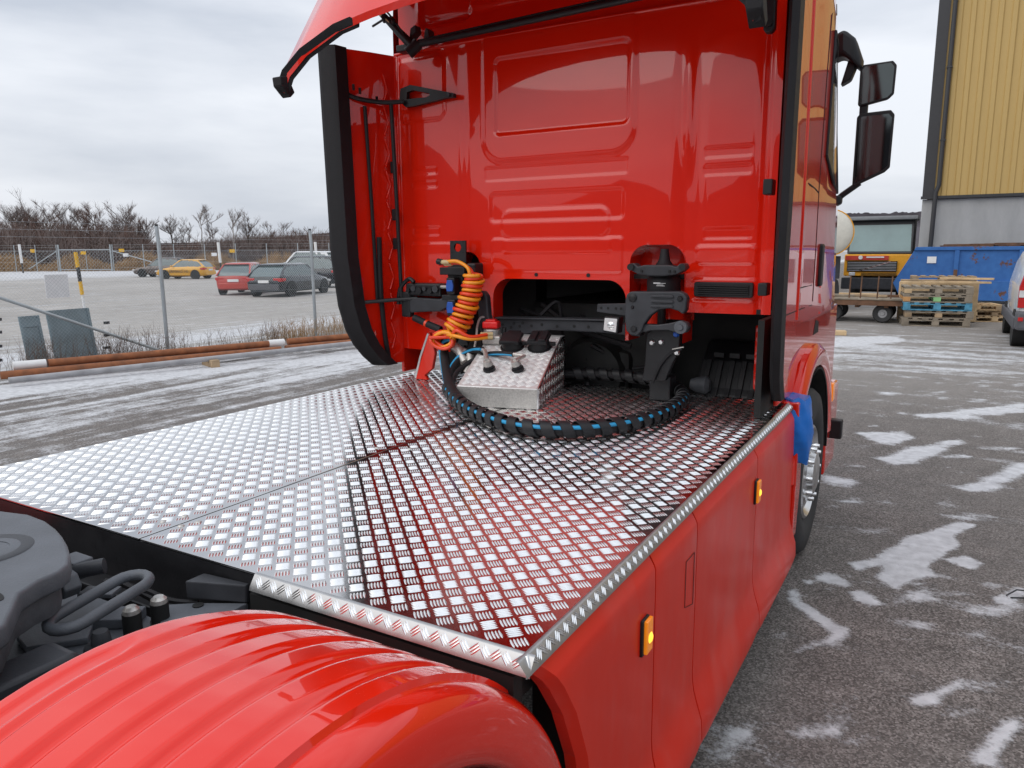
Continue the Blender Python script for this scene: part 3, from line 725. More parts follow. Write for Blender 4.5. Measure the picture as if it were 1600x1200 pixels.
MB().bx(-1.42, -1.2, 30.2, 30.296, .92, 1.05).build('headlight', 'lamp_clear', ot, .02)
MB().bx(-1.65, .75, 30.0, 30.25, .42, .85).build('bumper', 'chassis_grey', ot, .03)
MB().bx(-1.2, .4, 30.6, 34, .3, .9).build('chassis', 'deep_black', ot)
for s in (-1.25, .35): MB().lathe([(.2,-.15),(.45,-.16),(.5,-.1),(.5,.1),(.45,.16),(.2,.15)], (s, 31.3, .5), 0, 24).build('wheel', 'tyre', ot)
tk = thing('tank_trailer', 'white round-ended tank behind the truck door with orange rim', 'tank', (-2.0, 25, 0))
def turned(m, piv, a):
    M = rot_z(a); piv = Vector(piv); m.v = [tuple(piv+M @ (Vector(p)-piv)) for p in m.v]; return m
TP = (-1.42, 24.2, 0); TA = R(17)
turned(MB().lathe([(.0,-.16),(.45,-.13),(.66,-.05),(.70,0),(.70,5),(0,5)], (-1.42, 24.2, 2.42), 1, 40), TP, TA).build('tank', 'tank_white', tk, smooth=50)
turned(MB().lathe([(.69,-.02),(.722,-.02),(.722,.06),(.69,.06)], (-1.42, 24.2, 2.42), 1, 40), TP, TA).build('rim_band', 'old_orange', tk)
turned(MB().bx(-1.8, -1.0, 24.4, 29, 1.0, 1.7), TP, TA).build('frame', 'chassis_grey', tk)
for y in (25.2, 28): turned(MB().lathe([(.2,-.5),(.45,-.5),(.5,-.4),(.5,.4),(.45,.5),(.2,.5)], (-1.42, y, .5), 0, 20), TP, TA).build('wheel', 'tyre', tk)

ft = thing('flat_trailer', 'low flat wagon with wooden platform, steel stakes and small wheels', 'trailer', (0, 21.2, 0))
for k in range(6): MB().bx(-1.6, .95, 20.5+k*.32, 20.5+k*.32+.31, .60, .645+.004*(k % 2)).build('plank', 'wood_grey', ft, .006)
MB().bx(-1.6, .93, 20.52, 20.60, .46, .598).build('side_rail', 'rusty_steel', ft); MB().bx(-1.6, .93, 22.2, 22.3, .46, .598).build('side_rail', 'rusty_steel', ft)
for xx in (-1.1, -.2, .5): MB().bx(xx, xx+.1, 20.6, 22.2, .40, .596).build('cross_member', 'rusty_steel', ft)
for xx, y in ((.47,20.75),(-.75,20.75),(.47,22.1),(-.75,22.1)):
    w_ = MB().lathe([(.11,-.07),(.21,-.085),(.245,-.05),(.245,.05),(.21,.085),(.11,.07)], (xx, y, .245), 1, 24).build('wheel', 'tyre', ft)
    MB().lathe([(0,-.07),(.05,-.075),(.06,-.05),(.115,-.055),(.12,-.075)], (xx, y, .245), 1, 18).build('rim', 'pipe_grey', w_)
for xx, y in ((-.35,20.58),(-.08,20.58),(.32,20.58),(.64,20.58)): MB().cyl((xx,y,.6),(xx+.01,y,1.22),.018,8).build('stake', 'rusty_steel', ft)
rnd = random.Random(12)
for k, (a, b_, c_, ln, rz_, mt, lb) in enumerate(((-.8,20.9,.68,1.1,.15,'wood_grey','grey plank lying on the left of the flat wagon'),(.1,21.0,.69,.9,-.2,'wood','brown plank lying across the flat wagon'),(.45,21.2,.68,.7,.1,'rusty_steel','rusty bar lying beside the wagon stakes'),(-.2,21.4,.70,1.0,-.1,'wood_fresh','pale board at the back of the flat wagon'))):
    tag(MB().box((a,b_,c_), (ln,.12,.06), rot_z(rz_)).build('plank', mt, None, .008, org=(a,b_,.65)), lb, 'plank', 'boards on the flat wagon')
tag(MB().box((-1.0,20.7,.83), (.34,.3,.36), rot_z(.2)).build('crate', 'old_red', None, .01, org=(-1.0,20.7,.65)), 'faded red box standing on the flat wagon', 'box')

def pallet(name, loc, rz, mats, label, L=1.50, W=1.1, H=.195, group='stacked wooden pallets'):
    t = thing(name, label, 'pallet', loc, rz, group, local=True)
    bh = H*.55; sl = H*.15
    for k, y in enumerate((-W/2+.06, 0, W/2-.06)):
        MB().box((0, y, sl/2), (L, .11, sl)).build('bottom_board', mats[0], t)
        for j, x in enumerate((-L/2+.08, 0, L/2-.08)):
            MB().box((x, y, sl+bh/2), (.16, .13, bh-.002)).build('block', mats[(j+1) % len(mats)], t)
        MB().box((0, y, sl+bh+sl/2), (L, .12, sl-.002)).build('stringer', mats[0], t)
    for j in range(7): MB().box((-L/2+.07+j*(L-.14)/6, 0, H-sl/2+.003), (.14 if j % 2 == 0 else .11, W, sl)).build('top_board', mats[0], t)
    return t
pal = [((1.63,20.75),0.13,('wood_grey',),'grey pallet at the bottom of the stack on the asphalt'),((1.70,20.78),0.10,('wood_grey','wood','wood'),'dark pallet second from the bottom of the stack'),
       ((1.64,20.75),0.13,('wood_blue','wood_blue','wood_blue'),'pallet with blue painted blocks in the middle of the stack'),((1.63,20.74),0.12,('wood_grey','wood_orange','wood_green'),'pallet with an orange and a green block in the stack'),((1.64,20.76),0.13,('wood_grey','wood_fresh','wood_grey'),'weathered pallet on top of the stack')]
for k, ((x, y), rz_, mt, lb) in enumerate(pal): pallet('pallet', (x, y, k*.199), rz_, mt, lb)
pallet('pallet', (2.9,22.6,0), .35, ('wood_fresh','wood'), 'pale pallet on the ground behind the stack', 1.2, .8, .15)
pallet('pallet', (2.85,22.6,.155), .45, ('wood','wood_fresh'), 'second pallet of the low pile behind the stack', 1.2, .8, .15)
pallet('pallet', (2.5,22.4,.31), .3, ('wood_fresh','wood'), 'tilted pale pallet of the low pile behind the stack', 1.2, .8, .15)
pallet('pallet', (1.75,22.3,1.06), .1, ('wood','wood_grey'), 'dark broken pallet lying highest behind the stack', 1.5, .8, .13)
tag(MB().bx(.75,2.6,21.75,22.9,.02,1.05).build('timber_pile', 'wood_fresh', None, .02, org=(1.6,22.3,0)), 'pale timber crate behind the pallet stack', 'timber')
for k,(x,y,z,ln,a,mt,lb) in enumerate(((2.1,21.2,1.06,1.5,.25,'wood_fresh','pale board lying across the top of the pallet stack'),(2.3,21.5,1.15,1.2,-.1,'wood_fresh','pale board poking out right of the pallet stack'),(1.3,21.3,1.10,1.0,.05,'wood','brown board on the left of the pallet stack top'))):
    tag(MB().box((x,y,z),(ln,.14,.05),rot_z(a)).build('board', mt, None, .006, org=(x,y,z-.025)), lb, 'board', 'boards on the pallet stack')
tag(MB().box((-.22,17.2,.05),(.42,.28,.10),rot_z(.2)).build('wood_offcut','wood_fresh',None,.01,org=(-.22,17.2,0)), 'small wooden offcut on the snow by the front wheel arch', 'wood block')

vn = thing('van', 'white van with grey bumper cut off by the right edge', 'van', (4.1, 18, 0))
def vring(y, k):
    pts = [(-.86,.55),(-.90,.95),(-.885,1.20),(-.80,1.62),(-.70,1.84),(-.55,1.90)]
    h_ = [(3.98+x*k, y, z) for x, z in pts]; return h_+[(3.98-x*k, y, z) for x, z in pts[::-1]]
MB().loft([vring(16.0,.97), vring(16.12,1), vring(18.6,1), vring(19.2,.99)]).build('body', 'car_white', vn, smooth=40)
MB().loft([[(3.98-.88,19.1,.55),(3.98+.88,19.1,.55),(3.98+.86,19.1,1.15),(3.98-.86,19.1,1.15)],[(3.98-.84,20.2,.55),(3.98+.84,20.2,.55),(3.98+.8,20.2,.95),(3.98-.8,20.2,.95)]]).build('bonnet', 'car_white', vn, .05)
MB().bx(3.07, 4.89, 15.86, 16.3, .38, .74).build('bumper', 'bumper_grey', vn, .05)
MB().bx(3.05, 4.91, 16.3, 20.2, .36, .60).build('sill', 'bumper_grey', vn, .03)
for s in (-1, 1):
    xx = 3.98+s*.845
    m = MB(); m.loft([[(xx-.06,15.955,.80),(xx+.06,15.955,.80),(xx+.06,16.06,.80),(xx-.06,16.06,.80)],[(xx-.06-s*.00,15.955,1.2),(xx+.06,15.955,1.2),(xx+.06,16.06,1.2),(xx-.06,16.06,1.2)],[(xx-.05-s*.06,15.965,1.50),(xx+.05-s*.06,15.965,1.50),(xx+.05-s*.06,16.06,1.50),(xx-.05-s*.06,16.06,1.50)]])
    tl = m.build('tail_light', 'lamp_red', vn, .01)
    MB().bx(xx-.055, xx+.055, 15.935, 15.953, 1.0, 1.13).build('reverse_lamp', 'lamp_clear', tl)
    MB().bx(xx-.04, xx+.04, 15.84, 15.858, .56, .63).build('reflector', 'lamp_red', vn)
    for y in (16.75, 19.4):
        w_ = MB().lathe([(.2,-.1),(.30,-.11),(.325,-.08),(.325,.08),(.30,.11),(.2,.1)], (3.98+s*.78, y, .325), 0, 24).build('wheel', 'tyre', vn)
        MB().cyl((3.98+s*.6, y, .36),(3.98+s*.905, y, .36), .37, 20).build('wheel_arch', 'deep_black', vn)
MB().bx(3.4, 4.56, 15.97, 16.0, 1.22, 1.72).build('rear_window', 'glass_car', vn, .01)
MB().bx(3.72, 4.24, 15.965, 15.99, .92, 1.04).build('number_plate', 'sign_white', vn)
tw = MB().tube([(2.33,3.60,.01),(2.38,3.66,.03),(2.45,3.70,.02),(2.42,3.62,.008),(2.35,3.585,.008)], .0045, 6).build('wire_scrap','trim_dark',None,org=(2.38,3.64,0)); tag(tw,'thin bent black wire lying on the asphalt near the right edge','wire')
# ================================================================== the red truck
TR = thing('truck', 'red truck tractor with an aluminium tread plate deck behind its cab', 'truck', (0, 1.2, 0))
DZ = 1.12                                             # top of the deck
WALL = 2.70                                           # rear face of the cab

# ---- tread bars (five-bar pattern) as real relief
def tread_mesh(u0, u1, v0, v1, fmap, phase=(0,0), cell=.0635, margin=.006, hgt=.0027, row=False, sc=1.):
    """fmap(u, v, h) -> xyz arrays"""
    ts = np.array([-1, -.62, 0, .62, 1.]); hw = .0036*sc; hl = .0192*sc; pitch = .0078*sc; hgt = hgt*sc
    base = []
    for t in ts:
        k = math.sqrt(max(0, 1-t*t))
        base.append([(t*hl, 0, 0)] if abs(t) == 1 else [(t*hl, -hw*k, 0), (t*hl, 0, hgt*k**.8), (t*hl, hw*k, 0)])
    flat = [p for r in base for p in r]                 # 1+3+3+3+1
    F = [(0,1,2),(0,2,3)]
    for s in (1, 4): F += [(s,s+3,s+4),(s,s+4,s+1),(s+1,s+4,s+5),(s+1,s+5,s+2)]
    F += [(7,10,8),(8,10,9)]
    flat = np.array(flat); F = np.array(F)
    nu, nv = int((u1-u0)/cell)+3, int((v1-v0)/cell)+3
    cen = []
    for i in range(-1, nu):
        for j in range(-1, nv):
            for typ, (du, dv) in enumerate(((0,0),(.5,0 if row else .5))):
                cen.append((u0+phase[0]+(i+du)*cell, v0+phase[1]+(j+dv)*cell, typ))
    V, FF = [], []; nb = 0
    s2 = math.sqrt(.5)
    for cu, cv, typ in cen:
        d = np.array((s2, s2)) if typ == 0 else np.array((-s2, s2)); nrm = np.array((-d[1], d[0]))
        for k in range(-2, 3):
            c = np.array((cu, cv))+nrm*k*pitch
            e = abs(d)*hl
            if c[0]-e[0] < u0+margin or c[0]+e[0] > u1-margin or c[1]-e[1] < v0+margin or c[1]+e[1] > v1-margin: continue
            q = np.empty((11, 3)); q[:, :2] = c+flat[:, :1]*d+flat[:, 1:2]*nrm; q[:, 2] = flat[:, 2]
            V.append(q); FF.append(F+nb*11); nb += 1
    V = np.concatenate(V); FF = np.concatenate(FF)
    X, Y, Z = fmap(V[:, 0], V[:, 1], V[:, 2])
    m = MB(); m.v = np.stack([X, Y, Z], 1).tolist(); m.f = FF.tolist(); return m
def top(u, v, h): return u, v, DZ-.0003+h
SEAM = -.055
DX, DY0, DY1 = 1.221, .052, 3.0
right_plate = MB().bx(SEAM+.004, DX, DY0, DY1, DZ-.006, DZ).build('deck_plate', 'tread_aluminium', TR, .0015)
left_plate = MB().bx(-DX, SEAM-.004, DY0, DY1, DZ-.006, DZ).build('deck_plate', 'tread_aluminium', TR, .0015)
tag(tread_mesh(SEAM+.004, DX, DY0, DY1, top).build('tread_relief', 'tread_bar', right_plate, smooth=70, recalc=False), kind='stuff')
tag(tread_mesh(-DX, SEAM-.004, DY0, DY1, top, (.02,.01)).build('tread_relief', 'tread_bar', left_plate, smooth=70, recalc=False), kind='stuff')
for bx_, by_ in ((-.118,.174),(-.185,.194),(-.036,.176),(-.018,.223),(.035,.209),(-.10,.236),(-.112,.966),(-.112,1.168),(.01,1.05),(.02,1.22)):
    MB().lathe([(.0,.0045),(.005,.0042),(.009,.0025),(.0105,0)], (bx_, by_, DZ), 2, 12).build('bolt', 'aluminium_dull', left_plate if bx_ < SEAM else right_plate)
# folded edge: right side and rear right
def fold(name, prof, along, a, b):
    m = MB()
    if along == 'y': m.loft([[(p[0], a, p[1]) for p in prof], [(p[0], b, p[1]) for p in prof]], closed=False)
    else: m.loft([[(a, p[0], p[1]) for p in prof], [(b, p[0], p[1]) for p in prof]], closed=False)
    return m.build(name, 'edge_aluminium', TR, smooth=50)
pr = [(DX-.003, DZ+.0022), (DX+.003, DZ+.0018), (DX+.006, DZ-.001), (DX+.021, DZ-.020), (DX+.024, DZ-.029), (DX+.020, DZ-.029)]
sf = fold('side_edge', pr, 'y', DY0-.040, DY1)
def side_map(u, v, h): return DX+.007+v*.65+h*.75-.0002, u, DZ-.001-v*.76+h*.65-.0002
tag(tread_mesh(DY0-.012, DY1, 0., .024, side_map, (.02,.0125), cell=.042, margin=-.003, row=True, sc=.66).build('tread_relief', 'tread_bar', sf, smooth=70, recalc=False), kind='stuff')
pr2 = [(DY0+.003, DZ+.002), (DY0-.003, DZ+.0016), (DY0-.006, DZ-.001), (DY0-.023, DZ-.026), (DY0-.026, DZ-.036), (DY0-.022, DZ-.036)]
rf = fold('rear_edge', pr2, 'x', .43, DX+.022)
def rear_map(u, v, h): return u, DY0-.006-v*.565-h*.825+.0002, DZ-.001-v*.825+h*.565-.0002
tag(tread_mesh(.435, DX+.016, 0., .031, rear_map, (.02,.0155), cell=.052, margin=-.004, row=True, sc=.82).build('tread_relief', 'tread_bar', rf, smooth=70, recalc=False), kind='stuff')
MB().tube([(DX+.004, DY0-.006, DZ-.002), (DX+.014, DY0-.016, DZ-.018), (DX+.018, DY0-.020, DZ-.032)], .006, 8).build('corner_weld', 'aluminium', rf)
fr = MB().bx(-1.18, 1.18, .075, 2.98, .98, DZ-.008).build('deck_frame', 'deep_black', TR)
MB().bx(-1.2, .42, .052, .072, .93, DZ-.009).build('rear_apron', 'black_metal', TR)
MB().bx(.42, 1.20, .035, .072, .80, DZ-.05).build('rear_apron', 'deep_black', TR)

# ---- side skirt of four panels
def skirt_x(z): return float(np.interp(z, [.22,.26,.33,.43,.47,.50,1.03,1.045,1.088], [1.288,1.300,1.297,1.266,1.260,1.258,1.257,1.253,1.229]))
ZS = [1.088,1.066,1.047,1.036,1.0,.9,.75,.6,.50,.47,.44,.41,.37,.335,.30,.26,.22]
def arcfront(z):
    d = .806**2-max(0, z-.5)**2; return -.5+math.sqrt(max(d, .0))
def skirt(name, ya, yb, n=10, curve=None):
    m = MB(); rings = []
    for z in ZS:
        w_ = .03*math.exp(-((z-.38)/.07)**2)
        a = (curve(z) if curve else ya+.004)+w_*0; b = yb-.004
        rings.append([(skirt_x(z)-(.004 if k in (0, n) else 0)-(.02 if (curve and k == 0) else 0), a+(b-a)*((k/n) if not curve else (k/n)**1.4), z) for k in range(n+1)])
    m.loft(rings, closed=False)
    o = len(m.v); inner = [[(x-.03, y, z) for x, y, z in (r[0], r[-1])] for r in rings]
    # thickness returns at both ends
    for i in range(len(ZS)-1):
        m.add([rings[i][0], rings[i+1][0], inner[i+1][0], inner[i][0]], [(0,1,2,3)]); m.add([rings[i][-1], rings[i+1][-1], inner[i+1][1], inner[i][1]], [(0,1,2,3)])
    return m.build(name, 'red_dusty', TR, smooth=35)
p1 = skirt('side_panel', 0, .755, curve=arcfront); p2 = skirt('side_panel', .755, 1.165); p3 = skirt('side_panel', 1.165, 2.07); p4 = skirt('side_panel', 2.07, 2.99)
MB().bx(1.10, 1.215, .30, 2.97, .30, 1.075).build('skirt_backing', 'deep_black', TR)
m = MB(); hx = lambda z: skirt_x(z)+.0015
for (ya, za, yb, zb) in ((1.03,.955,1.03,.80),(1.03,.80,1.12,.775),(1.12,.775,1.12,.955),(1.12,.955,1.03,.955)): m.tube([(hx(za), ya, za), (hx((za+zb)/2), (ya+yb)/2, (za+zb)/2), (hx(zb), yb, zb)], .0010, 5)
m.build('hatch_seam', 'deep_black', p2)
def marker(y, z, par):
    x = skirt_x(z)
    b = MB().box((x+.003, y-.004, z), (.010, .054, .106)).build('marker_light', 'black_plastic', par, .003)
    MB().box((x+.011, y+.003, z), (.014, .046, .098)).build('lens', 'amber_lens', b, .004)
    MB().lathe([(0,.007),(.010,.005),(.017,0)], (x+.0175, y+.005, z-.006), 0, 14).build('glow', 'amber_glow', b)
marker(.655, .885, p1); marker(2.035, .90, p3)

# ---- rear mudguard over the drive wheels
AY, AZ, FR = -.505, .5, .762
def fender(sgn):
    nx_, na = 121, 56; xi, xo = .65, 1.262; m = MB(); rows = []
    for ia in range(na+1):
        a = R(18)+(R(178)-R(18))*ia/na; fade = float(sstep(R(20), R(32), np.array(a))*sstep(R(178), R(160), np.array(a)))
        row = []
        for ix in range(nx_+1):
            x = xi+(xo-xi)*ix/nx_; t = (x-xi)/(xo-xi)
            ph = ((x-.66)/.092) % 1.0
            rib = float(sstep(.08,.24,np.array(ph))*sstep(.98,.80,np.array(ph))) if .70 < x < 1.19 else 0.
            r = FR-.011+.011*rib*fade+.010*(1-fade)*math.sin(t*3.14)
            cd_ = math.hypot(max(0, abs(a-R(104))-R(15))*FR, x-.715)-.020
            if cd_ < .012: r -= .010*float(sstep(.010, -.010, np.array(cd_)))
            if t > .9: k = (t-.9)/.1; r -= .055*(1-math.sqrt(max(0, 1-k*k)))
            if t < .02: r -= .014*(1-t/.02)
            row.append((sgn*x, AY+r*math.cos(a), AZ+r*math.sin(a)))
        # outer face down to the wheel opening
        for r, x in ((FR-.10, xo+.004), (FR-.13, xo+.002), (FR-.145, xo-.012), (FR-.145, xo-.05)):
            row.append((sgn*x, AY+r*math.cos(a), AZ+r*math.sin(a)))
        rows.append(row)
    m.loft(rows, closed=False)
    f = m.build('mudguard', 'red_paint', TR, smooth=50)
    mi = MB(); mi.loft([[(sgn*x, AY+(FR-.05)*math.cos(a), AZ+(FR-.05)*math.sin(a)) for x in (.66, 1.24)] for a in [R(18)+R(160)*k/24 for k in range(25)]], closed=False); mi.build('liner', 'deep_black', f)
    for xw in (.80, 1.07):
        w_ = MB().lathe([(.28,-.13),(.42,-.145),(.50,-.13),(.515,-.10),(.515,.10),(.50,.13),(.42,.145),(.28,.13)], (sgn*xw, AY, .515), 0, 48).build('rear_wheel', 'tyre', TR)
        MB().lathe([(.0,sgn*.02),(.12,sgn*.03),(.16,-sgn*.03),(.27,-sgn*.05),(.29,sgn*.12),(.27,sgn*.125)], (sgn*xw, AY, .515), 0, 32).build('rim', 'wheel_aluminium', w_)
    MB().tube([(sgn*.66, AY+(FR-.03)*math.cos(a), AZ+(FR-.03)*math.sin(a)) for a in [R(20)+R(155)*k/30 for k in range(31)]], .012, 6).build('inner_rail', 'black_metal', f)
    return f
fR = fender(1); fender(-1)

# ---- chassis rails, fifth wheel and fittings
for s in (-1, 1):
    MB().bx(s*.40-.04, s*.40+.04, -2.2, 4.6, .70, .985).build('chassis_rail', 'chassis_grey', TR, .006)
for y in (-1.6, -.95, -.02): MB().bx(-.36, .36, y, y+.16, .72, .97).build('cross_member', 'black_metal', TR, .006)
MB().bx(-.42, .42, -1.0, -.10, .987, 1.012).build('mounting_plate', 'fifth_grey', TR, .004)
MB().prism([(.20,-.08),(.28,-.02),(.40,.045),(.40,-.10),(.26,-.14)], 2, 1.013, 1.035).build('angle_bracket', 'fifth_grey', TR, .004)
ar = MB().prism([(.24,-.02),(.40,.04),(.40,.055),(.24,.04)], 2, 1.036, 1.085).build('angle_bracket', 'chassis_grey', TR, .004)
MB().cyl((.30,-.03,1.0355),(.30,-.03,1.038),.014,12).build('hole', 'deep_black', ar)
# top plate
half = [(-.02,-.190),(.05,-.212),(.115,-.237),(.185,-.270),(.235,-.302),(.258,-.335),(.266,-.381),(.292,-.435),(.354,-.48),(.41,-.52),(.44,-.58),(.45,-.70),(.44,-.98),(.30,-1.12),(.12,-1.2),(.05,-.95),(.05,-.78)]
outl = [(-.30,-.192),(-.19,-.167),(-.10,-.172)]+half+[(-x, y) for x, y in half[::-1][:9]]+[(-.45,-.50),(-.42,-.32),(-.37,-.23)]
fwp = MB().prism(outl, 2, 1.195, 1.24).build('fifth_wheel_plate', 'fifth_grey', TR, .008, 3)
sk = [(x*.94, -.6+(y+.6)*.93) for x, y in half[:13]]; sk = sk+[(-x, y) for x, y in sk[::-1]]
MB().prism(sk, 2, 1.135, 1.1955).build('casting', 'casting', fwp, .012, 2)
MB().lathe([(.075,.0008),(.10,.0022),(.105,0)], (-.02,-.36,1.2405), 2, 40).build('wear_groove', 'chassis_grey', fwp)
MB().lathe([(.055,.0008),(.075,.0014),(.08,0)], (-.02,-.36,1.2405), 2, 40).build('wear_groove', 'fifth_grey', fwp)
ov = MB().prism([(.255+.045*math.cos(t), -.475+.017*math.sin(t)) for t in [2*math.pi*k/20 for k in range(20)]], 2, 1.2402, 1.2412).build('oval_hole', 'deep_black', fwp)
lb = MB().box((.338,-.505,1.165), (.10,.006,.062), rot_z(R(-36))).build('warning_plate', 'label_red', fwp, .001)
MB().box((.334,-.511,1.143), (.085,.0065,.010), rot_z(R(-36))).build('print_strip', 'white_print', lb)
for s in (-1, 1): MB().prism([(-.75,1.013),(-.30,1.013),(-.40,1.12),(-.64,1.12)], 0, s*.36-.05, s*.36+.05).build('pedestal', 'chassis_grey', TR, .01)
# clamp with roller beside the plate
cl = MB().prism([(-.02,1.08),(.06,1.08),(.075,1.105),(.06,1.135),(.02,1.145),(-.02,1.135)], 1, -.235,-.19).build('lock_clamp', 'fifth_grey', TR, .004)
MB().prism([(-.05,1.10),(.03,1.10),(.03,1.15),(-.05,1.15)], 1, -.185,-.13).build('clamp_block', 'fifth_grey', cl, .005)
MB().cyl((.015,-.19,1.125),(.075,-.13,1.135),.020,14).build('roller', 'chassis_grey', cl)
MB().cyl((.03,-.25,1.105),(.03,-.236,1.105),.012,10).build('pin', 'black_metal', cl)
MB().box((.075,-.15,1.07), (.09,.05,.012), rot_z(.5)).build('clamp_foot', 'fifth_grey', cl, .003)
# oblong steel ring
rc0, rc1 = Vector((.245,-.318,1.115)), Vector((.222,-.158,1.130)); ax_ = (rc1-rc0).normalized(); sd_ = Vector((ax_.y,-ax_.x,0)).normalized()*.044
ring = [rc0+sd_*math.cos(t)-ax_*.044*math.sin(t) for t in [math.pi*k/8 for k in range(9)]]+[rc1-sd_*math.cos(t)+ax_*.044*math.sin(t) for t in [math.pi*k/8 for k in range(9)]]
MB().tube(ring, .0135, 10, closed=True).build('lift_ring', 'fifth_grey', TR, smooth=80)
MB().lathe([(.0,.03),(.016,.03),(.02,.02),(.022,0),(.036,-.004),(.038,-.014)], (.30,-.285,1.055), 2, 18).build('ring_stud', 'chassis_grey', TR)
for px_, py_ in ((.262,-.185),(.272,-.118)):
    d_ = MB().cyl((px_,py_,1.0),(px_,py_,1.075),.022,16).build('buffer', 'deep_black', TR)
    MB().lathe([(.0,.018),(.012,.017),(.019,.010),(.020,0)], (px_,py_,1.075), 2, 16).build('buffer_cap', 'aluminium_dull', d_)
MB().tube(smooth_path([(.05,-.05,1.02),(.13,-.06,1.05),(.2,-.04,1.03),(.26,.0,1.02)],6), .008, 6).build('air_line', 'black_rubber', TR)
MB().tube(smooth_path([(-.1,-.03,1.01),(.0,-.04,1.03),(.10,-.02,1.0)],6), .010, 6).build('air_line', 'black_rubber', TR)
MB().prism([(.02,-.27),(.13,-.20),(.20,-.26),(.12,-.36),(.04,-.34)], 2, 1.013, 1.03).build('slide_plate', 'fifth_grey', TR, .004)
MB().prism([(.09,-.16),(.19,-.10),(.23,-.16),(.14,-.22)], 2, 1.013, 1.04).build('slide_plate', 'fifth_grey', TR, .004)

# ================================================================== cab
cab_m = MB(); NZ = [1.52,1.60,1.9,2.2,2.6,3.0,3.3,3.55,3.72,3.80]
def cab_ring(z):
    xr = float(np.interp(z, [1.5,2.2,3.3,3.55,3.72,3.8], [1.205,1.205,1.198,1.18,1.10,.95]))
    xf = float(np.interp(z, [1.5,2.2,2.75,3.38,3.8], [1.215,1.195,1.135,1.075,.85]))
    yf = float(np.interp(z, [1.5,2.0,3.4,3.8], [4.92,4.90,4.72,4.3])); yr = WALL+.03
    rt = [(xr, yr), (xr, 3.0), (xr, 3.18), (xr-.002, 3.30), (xr+.004, 3.42), (xr, 3.9), ((xr+xf)/2+.012, 4.35), (xf, 4.58), (xf-.05, 4.72), (xf-.16, yf-.05), (xf-.35, yf)]
    return [(x, y, z) for x, y in rt]+[(-x, y, z) for x, y in rt[::-1]]
cab_m.loft([cab_ring(z) for z in NZ], closed=False); r_ = cab_ring(3.80); cab_m.add(r_, [tuple(range(len(r_)))])
cab = cab_m.build('cab', 'red_paint', TR, smooth=40)

# ---- pressed rear wall as a height field
def rbox(X, Z, x0, x1, z0, z1, r):
    qx = np.abs(X-(x0+x1)/2)-(x1-x0)/2+r; qz = np.abs(Z-(z0+z1)/2)-(z1-z0)/2+r
    return np.hypot(np.maximum(qx,0), np.maximum(qz,0))+np.minimum(np.maximum(qx,qz),0)-r
def wall_h(X, Z):
    """relief towards the rear, metres"""
    h = -.035*(np.abs(X)/1.2)**4
    h += .006*np.cos((Z-2.3)*2.2)
    st = lambda d, w: sstep(w, -w, d)
    h += .016*st(rbox(X,Z,-.66,.66,1.2,3.6,.02), .045)                   # raised centre field
    h += .010*st(rbox(X,Z,-.52,.415,2.44,3.5,.13), .018)                 # pan with round lower corners
    h -= .016*st(rbox(X,Z,-.436,.377,2.59,3.005,.03), .009)              # window pocket
    h += .010*st(rbox(X,Z,-1.16,-.80,2.72,3.085,.05), .010)              # upper left field
    h += .022*np.exp(-((X-.70)/.026)**2)*sstep(2.22,2.55,Z)*sstep(3.05,2.8,Z)
    h += .008*st(rbox(X,Z,.78,1.05,1.5,2.98,.10), .03)
    h -= .004*st(rbox(X,Z,-.51,.38,2.335,2.41,.01), .006)
    h -= .006*st(rbox(X,Z,-.475,.36,2.10,2.258,.025), .007)
    h += .006*st(rbox(X,Z,-.40,.28,2.0,2.165,.06), .008)
    h += .004*st(rbox(X,Z,-.385,.29,1.915,1.995,.01), .005)
    h += .006*st(rbox(X,Z,-.47,.36,1.81,2.0,.02), .006)
    for x0,x1,z0,z1 in ((.79,1.02,2.385,2.432),(.79,1.02,2.30,2.345),(-1.06,-.87,2.40,2.44),(-1.06,-.87,2.32,2.36),(.80,1.04,1.985,2.035),(-1.07,-.86,2.03,2.08)):
        h -= .004*st(rbox(X,Z,x0,x1,z0,z1,.006), .004)
    h += .008*st(rbox(X,Z,.762,1.066,1.856,1.948,.022), .006)
    h += .007*st(rbox(X,Z,.748,1.08,1.672,1.782,.02), .006)
    h += .006*st(rbox(X,Z,-1.10,-.76,1.72,1.98,.03), .008)
    h -= .018*np.exp(-((X-1.085)/.013)**2) + .010*np.exp(-((X+1.165)/.010)**2)
    return h*.62
def opening(X, Z):
    d = rbox(X,Z,-.465,.385,1.0,1.768,.11)
    d = np.minimum(d, rbox(X,Z,.405,.708,1.0,1.957,.095))
    d = np.minimum(d, rbox(X,Z,-.735,-.555,1.0,1.925,.085))
    d = np.minimum(d, rbox(X,Z,.60,1.6,.8,1.605,.02))
    d = np.minimum(d, rbox(X,Z,-.80,1.6,.8,1.44,.02))
    d = np.minimum(d, rbox(X,Z,-1.12,-.79,1.575,1.70,.02))
    return d
step = .0085
xs = np.arange(-1.192, 1.153, step); zs = np.arange(1.30, 3.128, step); X, Z = np.meshgrid(xs, zs)
d = opening(X, Z); e = 1e-4
gx_ = (opening(X+e,Z)-opening(X-e,Z))/(2*e); gz_ = (opening(X,Z+e)-opening(X,Z-e))/(2*e)
near = np.abs(d) < step*.75; g2 = np.maximum(gx_**2+gz_**2, .25)
X2 = np.where(near, X-d*gx_/g2, X); Z2 = np.where(near, Z-d*gz_/g2, Z)
keep_v = d > -step*.75
ny_, nx_ = X.shape; ids = np.arange(nx_*ny_).reshape(ny_, nx_)
kk = keep_v[:-1,:-1] & keep_v[:-1,1:] & keep_v[1:,1:] & keep_v[1:,:-1]
fs = np.stack([ids[:-1,:-1], ids[:-1,1:], ids[1:,1:], ids[1:,:-1]], -1)[kk]
